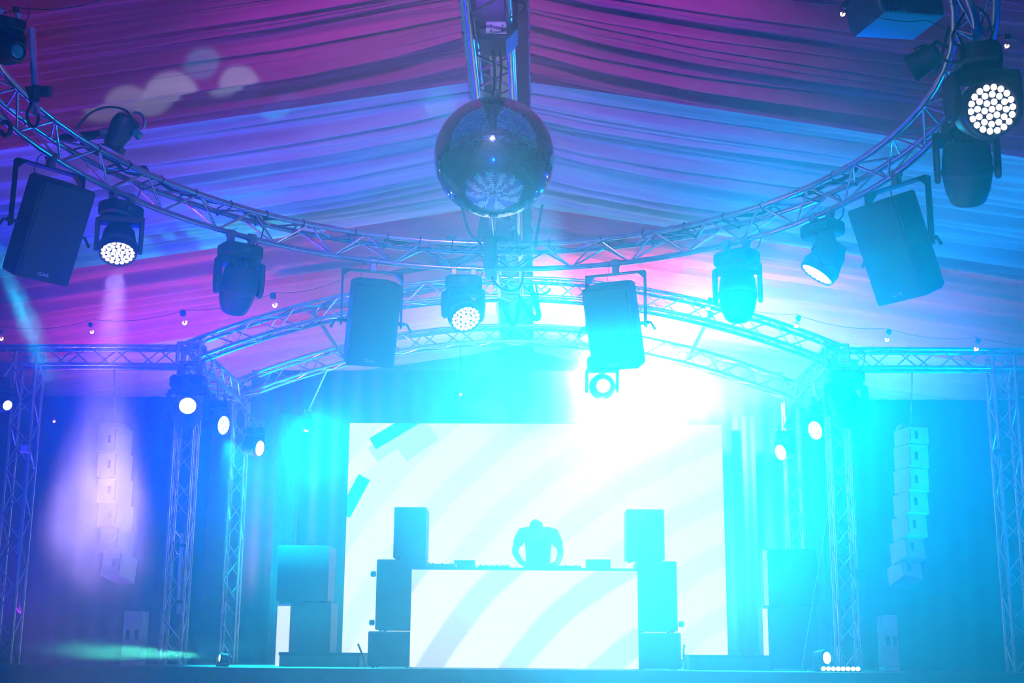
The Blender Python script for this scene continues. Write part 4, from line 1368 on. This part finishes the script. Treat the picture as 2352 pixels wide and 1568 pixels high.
# thin guy wire and cable chains on the right tower
o = MB().tube([P(1912, 1120, 17.4), P(1869, 1368, 17.4), P(1842, 1533.5, 17.4)], 0.005, 5).build('guy_wire', STEEL)
tag(o, 'thin slanting guy wire beside the front right stage tower', 'wire')
for lb, px0, py0, px1, py1 in (('string of round cable clips inside the front right stage tower', 1944, 1236, 1948, 1412), ('string of round cable clips beside the front left stage tower', 384, 905, 372, 1070)):
    T = thing('clip_chain', lb, 'cable', P(px0, py0, 16.95), 'cable clip chains')
    MB().tube([P(px0, py0, 16.95), P(px1, py1, 16.95)], 0.008, 6).build('cable', RUBBER, T)
    for k in range(10):
        q = P(px0 + (px1 - px0) * k / 9, py0 + (py1 - py0) * k / 9, 16.92)
        MB().ball(q, 0.022, 5).build('clip', DARKGREY, T, smooth=3.1)
# small boxes on towers
for lb, px, py, w, h_, Y, mt in (('small grey junction box on the outermost left tower', 57, 1030, 0.10, 0.10, 16.8, PALE), ('dark dimmer box on the front right stage tower', 1980, 1318, 0.16, 0.13, 16.8, BLACKP), ('small dark box on the outermost right tower', 2302, 1037, 0.08, 0.09, 16.8, BLACKP)):
    q = P(px, py, Y)
    T = thing('junction_box', lb, 'box', q, 'boxes on the towers')
    MB().prism([(q.x - w / 2, q.z - h_ / 2), (q.x + w / 2, q.z - h_ / 2), (q.x + w / 2, q.z + h_ / 2), (q.x - w / 2, q.z + h_ / 2)], Y - 0.03, Y + 0.06, 'y', bev=0.008).build('box', mt, T)
    MB().box(q.x - w * 0.3, q.x + w * 0.3, Y - 0.036, Y - 0.028, q.z - h_ * 0.3, q.z + h_ * 0.3).build('lid', mt, T, smooth=None)
# slim pale slab strapped to the left tower, not a lamp
a, b = P(418, 1225, 16.835), P(408, 1410, 16.835)
T = thing('leaning_strip', 'slim pale strip leaning on the front left stage tower', 'strip', b, None)
MB().tube([a, b], 0.022, 8).build('strip', PALE, T)
for u in (0.15, 0.85):
    q = a.lerp(b, u)
    MB().box(q.x - 0.03, q.x + 0.03, q.y - 0.03, q.y + 0.05, q.z - 0.02, q.z + 0.02).build('strap', RUBBER, T, smooth=None)

# round dance floor under the ball, seen only in the mirror tiles
df = thing('dance_floor', 'round dance floor of white and lilac wedges mirrored in the ball', 'dance floor', (BC.x, BC.y, 0), kind='structure')
df.name = 'floor_dance'
del df['category']
WEDGE_A = mat('white_wedge', (0.85, 0.85, 0.88), 0.4, noise=0.05)
WEDGE_B = mat('lilac_wedge', (0.22, 0.16, 0.4), 0.4, noise=0.08)
for k in range(20):
    a0, a1 = 2 * PI * (k + 0.01) / 20, 2 * PI * (k + 0.99) / 20
    pts = [(BC.x + r_ * math.cos(t), BC.y + r_ * math.sin(t)) for r_, t in ((0.25, a0), (4.6, a0), (4.6, (a0 + a1) / 2), (4.6, a1), (0.25, a1))]
    MB().prism(pts, 0.0, 0.03, 'z').build('wedge', (WEDGE_A, WEDGE_B)[(k // 1) % 2], df, smooth=None)


# ------------------------------------------------------------------ light from the fixtures, plus fill floods added on the towers
def beam(key, nm, color, watts, deg, blend=0.5, aim=None, off=0.26, radius=0.08):
    T, hc, d = HD[key]
    if aim is not None:
        d = (Vector(aim) - hc).normalized()
    p = hc + d * off * T.scale.x
    return spot(nm, p, p + d, color, watts, deg, blend, radius)


beam('n', 'beam_glare', (0.000, 0.600, 1.000), 20000, 46, 0.9, aim=(1.9, 6.0, EYE - 2.1))
beam('n', 'beam_glare_halo', (1.000, 0.458, 0.458), 4800, 172, 1.0, aim=P(1500, 850, 21.0))
beam('n', 'beam_glare_core', (1.0, 0.55, 0.55), 1500, 52, 0.9, aim=P(1330, 1350, 15.5))
beam('a', 'beam_violet', (0.656, 0.438, 1.000), 16000, 19, 0.6)
beam('e', 'beam_ring_right', (0.000, 0.000, 1.000), 2895, 60, 0.7)
beam('i', 'beam_tower_left', (0.000, 0.818, 1.000), 1100, 12, 0.3, aim=P(900, 830, 17.4))
beam('i', 'fill_tower_left', (0.000, 0.000, 1.000), 2300, 90, 0.8, aim=(-2.5, 0, EYE + 0.5))  # added blue fill for the haze, besides the head's cyan beam
beam('o', 'fill_tower_right', (0.000, 0.115, 1.000), 1300, 90, 0.8, aim=(2.5, 0, EYE + 0.5))  # added blue fill for the haze; the head itself is dark
beam('j', 'beam_side_left', (0.000, 0.923, 1.000), 6500, 80, 0.7, aim=P(760, 1500, 17.8))
beam('l', 'beam_side_right', (0.000, 0.000, 1.000), 6384, 60, 0.7, aim=P(1700, 1450, 17.2))
beam('m', 'beam_side_right_far', (0.000, 0.920, 1.000), 2676, 70, 0.7, aim=P(1700, 1500, 18.0))
beam('p', 'beam_back', (0.000, 0.793, 1.000), 1450, 50, 0.9, aim=(-0.5, 10.0, EYE - 1.7))
beam('q', 'beam_edge_left', (0.000, 0.833, 1.000), 300, 14, 0.4, aim=P(200, 1050, 16.4))
spot('beam_floor_green', FLA[0], FLA[0] + FLA[1], (0.1, 1.0, 0.55), 4500, 10, 0.6, 0.03)
spot('beam_floor_right', FLB[0], FLB[0] + FLB[1], (0.2, 1.0, 0.8), 60, 60, 0.5, 0.03)
# spots of light thrown onto the roof by the mirror ball, and a teal beam from beyond the left edge
for k, (tx, ty, tY, dg, co_, wa_) in enumerate(((590, 228, 15.0, 3.2, (0.0, 0.85, 0.9), 900), (755, 195, 14.8, 3.0, (0.0, 0.6, 0.9), 500), (500, 190, 14.4, 3.0, (0.0, 0.7, 0.8), 500), (1008, 225, 15.2, 4.0, (0.0, 0.9, 0.85), 500),
                                                (300, 200, 13.6, 5.0, (0.06, 1.0, 0.25), 6500), (480, 172, 13.5, 4.0, (0.05, 1.0, 0.25), 5500), (420, 130, 12.8, 3.6, (0.0, 1.0, 0.35), 3000), (180, 225, 13.7, 4.0, (0.06, 1.0, 0.25), 5000))):
    tg = P(tx, ty, tY)
    src = BC + (tg - BC).normalized() * (BR + 0.06)
    spot('glint_%d' % k, src, tg, co_, wa_, dg, 0.35, 0.03)
tl = P(-70, 430, 9.4)
spot('beam_beyond_left', tl, P(190, 1010, 10.6), (0.0, 0.75, 1.0), 11000, 9, 0.7, 0.05)
for mm in (LEDW, LEDC, LEDG, BULBE, SM, BMAT, EDGE_GLOW, EDGE_GLOW_DIM):
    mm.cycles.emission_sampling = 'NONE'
PUFFS = (
    ('white smoke cloud billowing around the dazzling light above the screen', 1410, 880, 20.1, 1.9, 0.6, 1.1, 1.5, 0.0, 0.15),
    ('white smoke cloud drifting up right of the dazzling light', 1630, 840, 20.0, 1.8, 0.6, 1.1, 1.8, 0.0, 0.15),
    ('small white smoke wisp left of the dazzling light', 1185, 890, 20.0, 1.0, 0.6, 1.0, 3.0, 0.0, 0.15),
    ('tall violet smoke cloud in the downward beam before the left line array', 265, 960, 9.0, 0.75, 0.55, 1.35, 0.45, 0.2, 0.2),
    ('low smoke layer added along the left edge of the stage to show the green beam', 300, 1488, 15.9, 1.7, 0.5, 0.22, 0.9, 0.2, 0.2),  # extra smoke so the green floor beam shows
    ('smoke streak added at the left picture edge to show the teal beam', 70, 740, 9.9, 0.5, 0.5, 0.95, 0.35, 0.2, 0.25),  # extra smoke so the teal beam shows
    ('wide haze bank added for the glare veil over the right part of the circular truss', 1880, 680, 7.6, 2.9, 2.3, 2.7, 0.03, 0.82, 0.45),  # volume added to imitate lens glare over the truss
)

# ------------------------------------------------------------------ smoke puffs in the beams
def smoke_mat(name, dens, seed, aniso, soft):
    mt = bpy.data.materials.new(name)
    mt.use_nodes = True
    nt = mt.node_tree
    nt.nodes.remove(nt.nodes['Principled BSDF'])
    tc = nt.nodes.new('ShaderNodeTexCoord')
    ln = nt.nodes.new('ShaderNodeVectorMath')
    ln.operation = 'LENGTH'
    nt.links.new(tc.outputs['Object'], ln.inputs[0])
    mr = nt.nodes.new('ShaderNodeMapRange')
    mr.interpolation_type = 'SMOOTHSTEP'
    mr.inputs['From Min'].default_value = 1.0
    mr.inputs['From Max'].default_value = 0.35
    mr.inputs['To Min'].default_value = 0.0
    mr.inputs['To Max'].default_value = 1.0
    nt.links.new(ln.outputs['Value'], mr.inputs['Value'])
    mp = nt.nodes.new('ShaderNodeMapping')
    mp.inputs['Location'].default_value = (seed, seed * 0.7, 0)
    nt.links.new(tc.outputs['Object'], mp.inputs['Vector'])
    nz = nt.nodes.new('ShaderNodeTexNoise')
    nz.inputs['Scale'].default_value = 2.2
    nz.inputs['Detail'].default_value = 3
    nt.links.new(mp.outputs[0], nz.inputs['Vector'])
    m2 = nt.nodes.new('ShaderNodeMapRange')
    m2.inputs['From Min'].default_value = 0.5 - soft
    m2.inputs['From Max'].default_value = 0.5 + soft
    nt.links.new(nz.outputs['Fac'], m2.inputs['Value'])
    mu = nt.nodes.new('ShaderNodeMath')
    mu.operation = 'MULTIPLY'
    nt.links.new(mr.outputs[0], mu.inputs[0])
    nt.links.new(m2.outputs[0], mu.inputs[1])
    mu2 = nt.nodes.new('ShaderNodeMath')
    mu2.operation = 'MULTIPLY'
    nt.links.new(mu.outputs[0], mu2.inputs[0])
    mu2.inputs[1].default_value = dens
    vs_ = nt.nodes.new('ShaderNodeVolumeScatter')
    vs_.inputs['Anisotropy'].default_value = aniso
    nt.links.new(mu2.outputs[0], vs_.inputs['Density'])
    nt.links.new(vs_.outputs[0], nt.nodes['Material Output'].inputs['Volume'])
    return mt


def glare_bank(dens, aniso):
    mt = bpy.data.materials.new('glare_veil')
    mt.use_nodes = True
    nt = mt.node_tree
    nt.nodes.remove(nt.nodes['Principled BSDF'])
    vs_ = nt.nodes.new('ShaderNodeVolumeScatter')
    vs_.inputs['Density'].default_value = dens
    vs_.inputs['Anisotropy'].default_value = aniso
    nt.links.new(vs_.outputs[0], nt.nodes['Material Output'].inputs['Volume'])
    return mt


puff_me = MB().ball((0, 0, 0), 1.0, 10)
for k, (lb, px, py, Y, rx, ry, rz, dn, an, so) in enumerate(PUFFS):
    o = puff_me.build('smoke_puff', BLACK, smooth=3.1)
    o.data.materials[0] = smoke_mat('smoke', dn, 3.1 * k, an, so) if so < 0.4 else glare_bank(dn, an)
    o.location = P(px, py, Y)
    o.scale = (rx, ry, rz)
    tag(o, lb, 'smoke', 'smoke puffs', 'stuff')
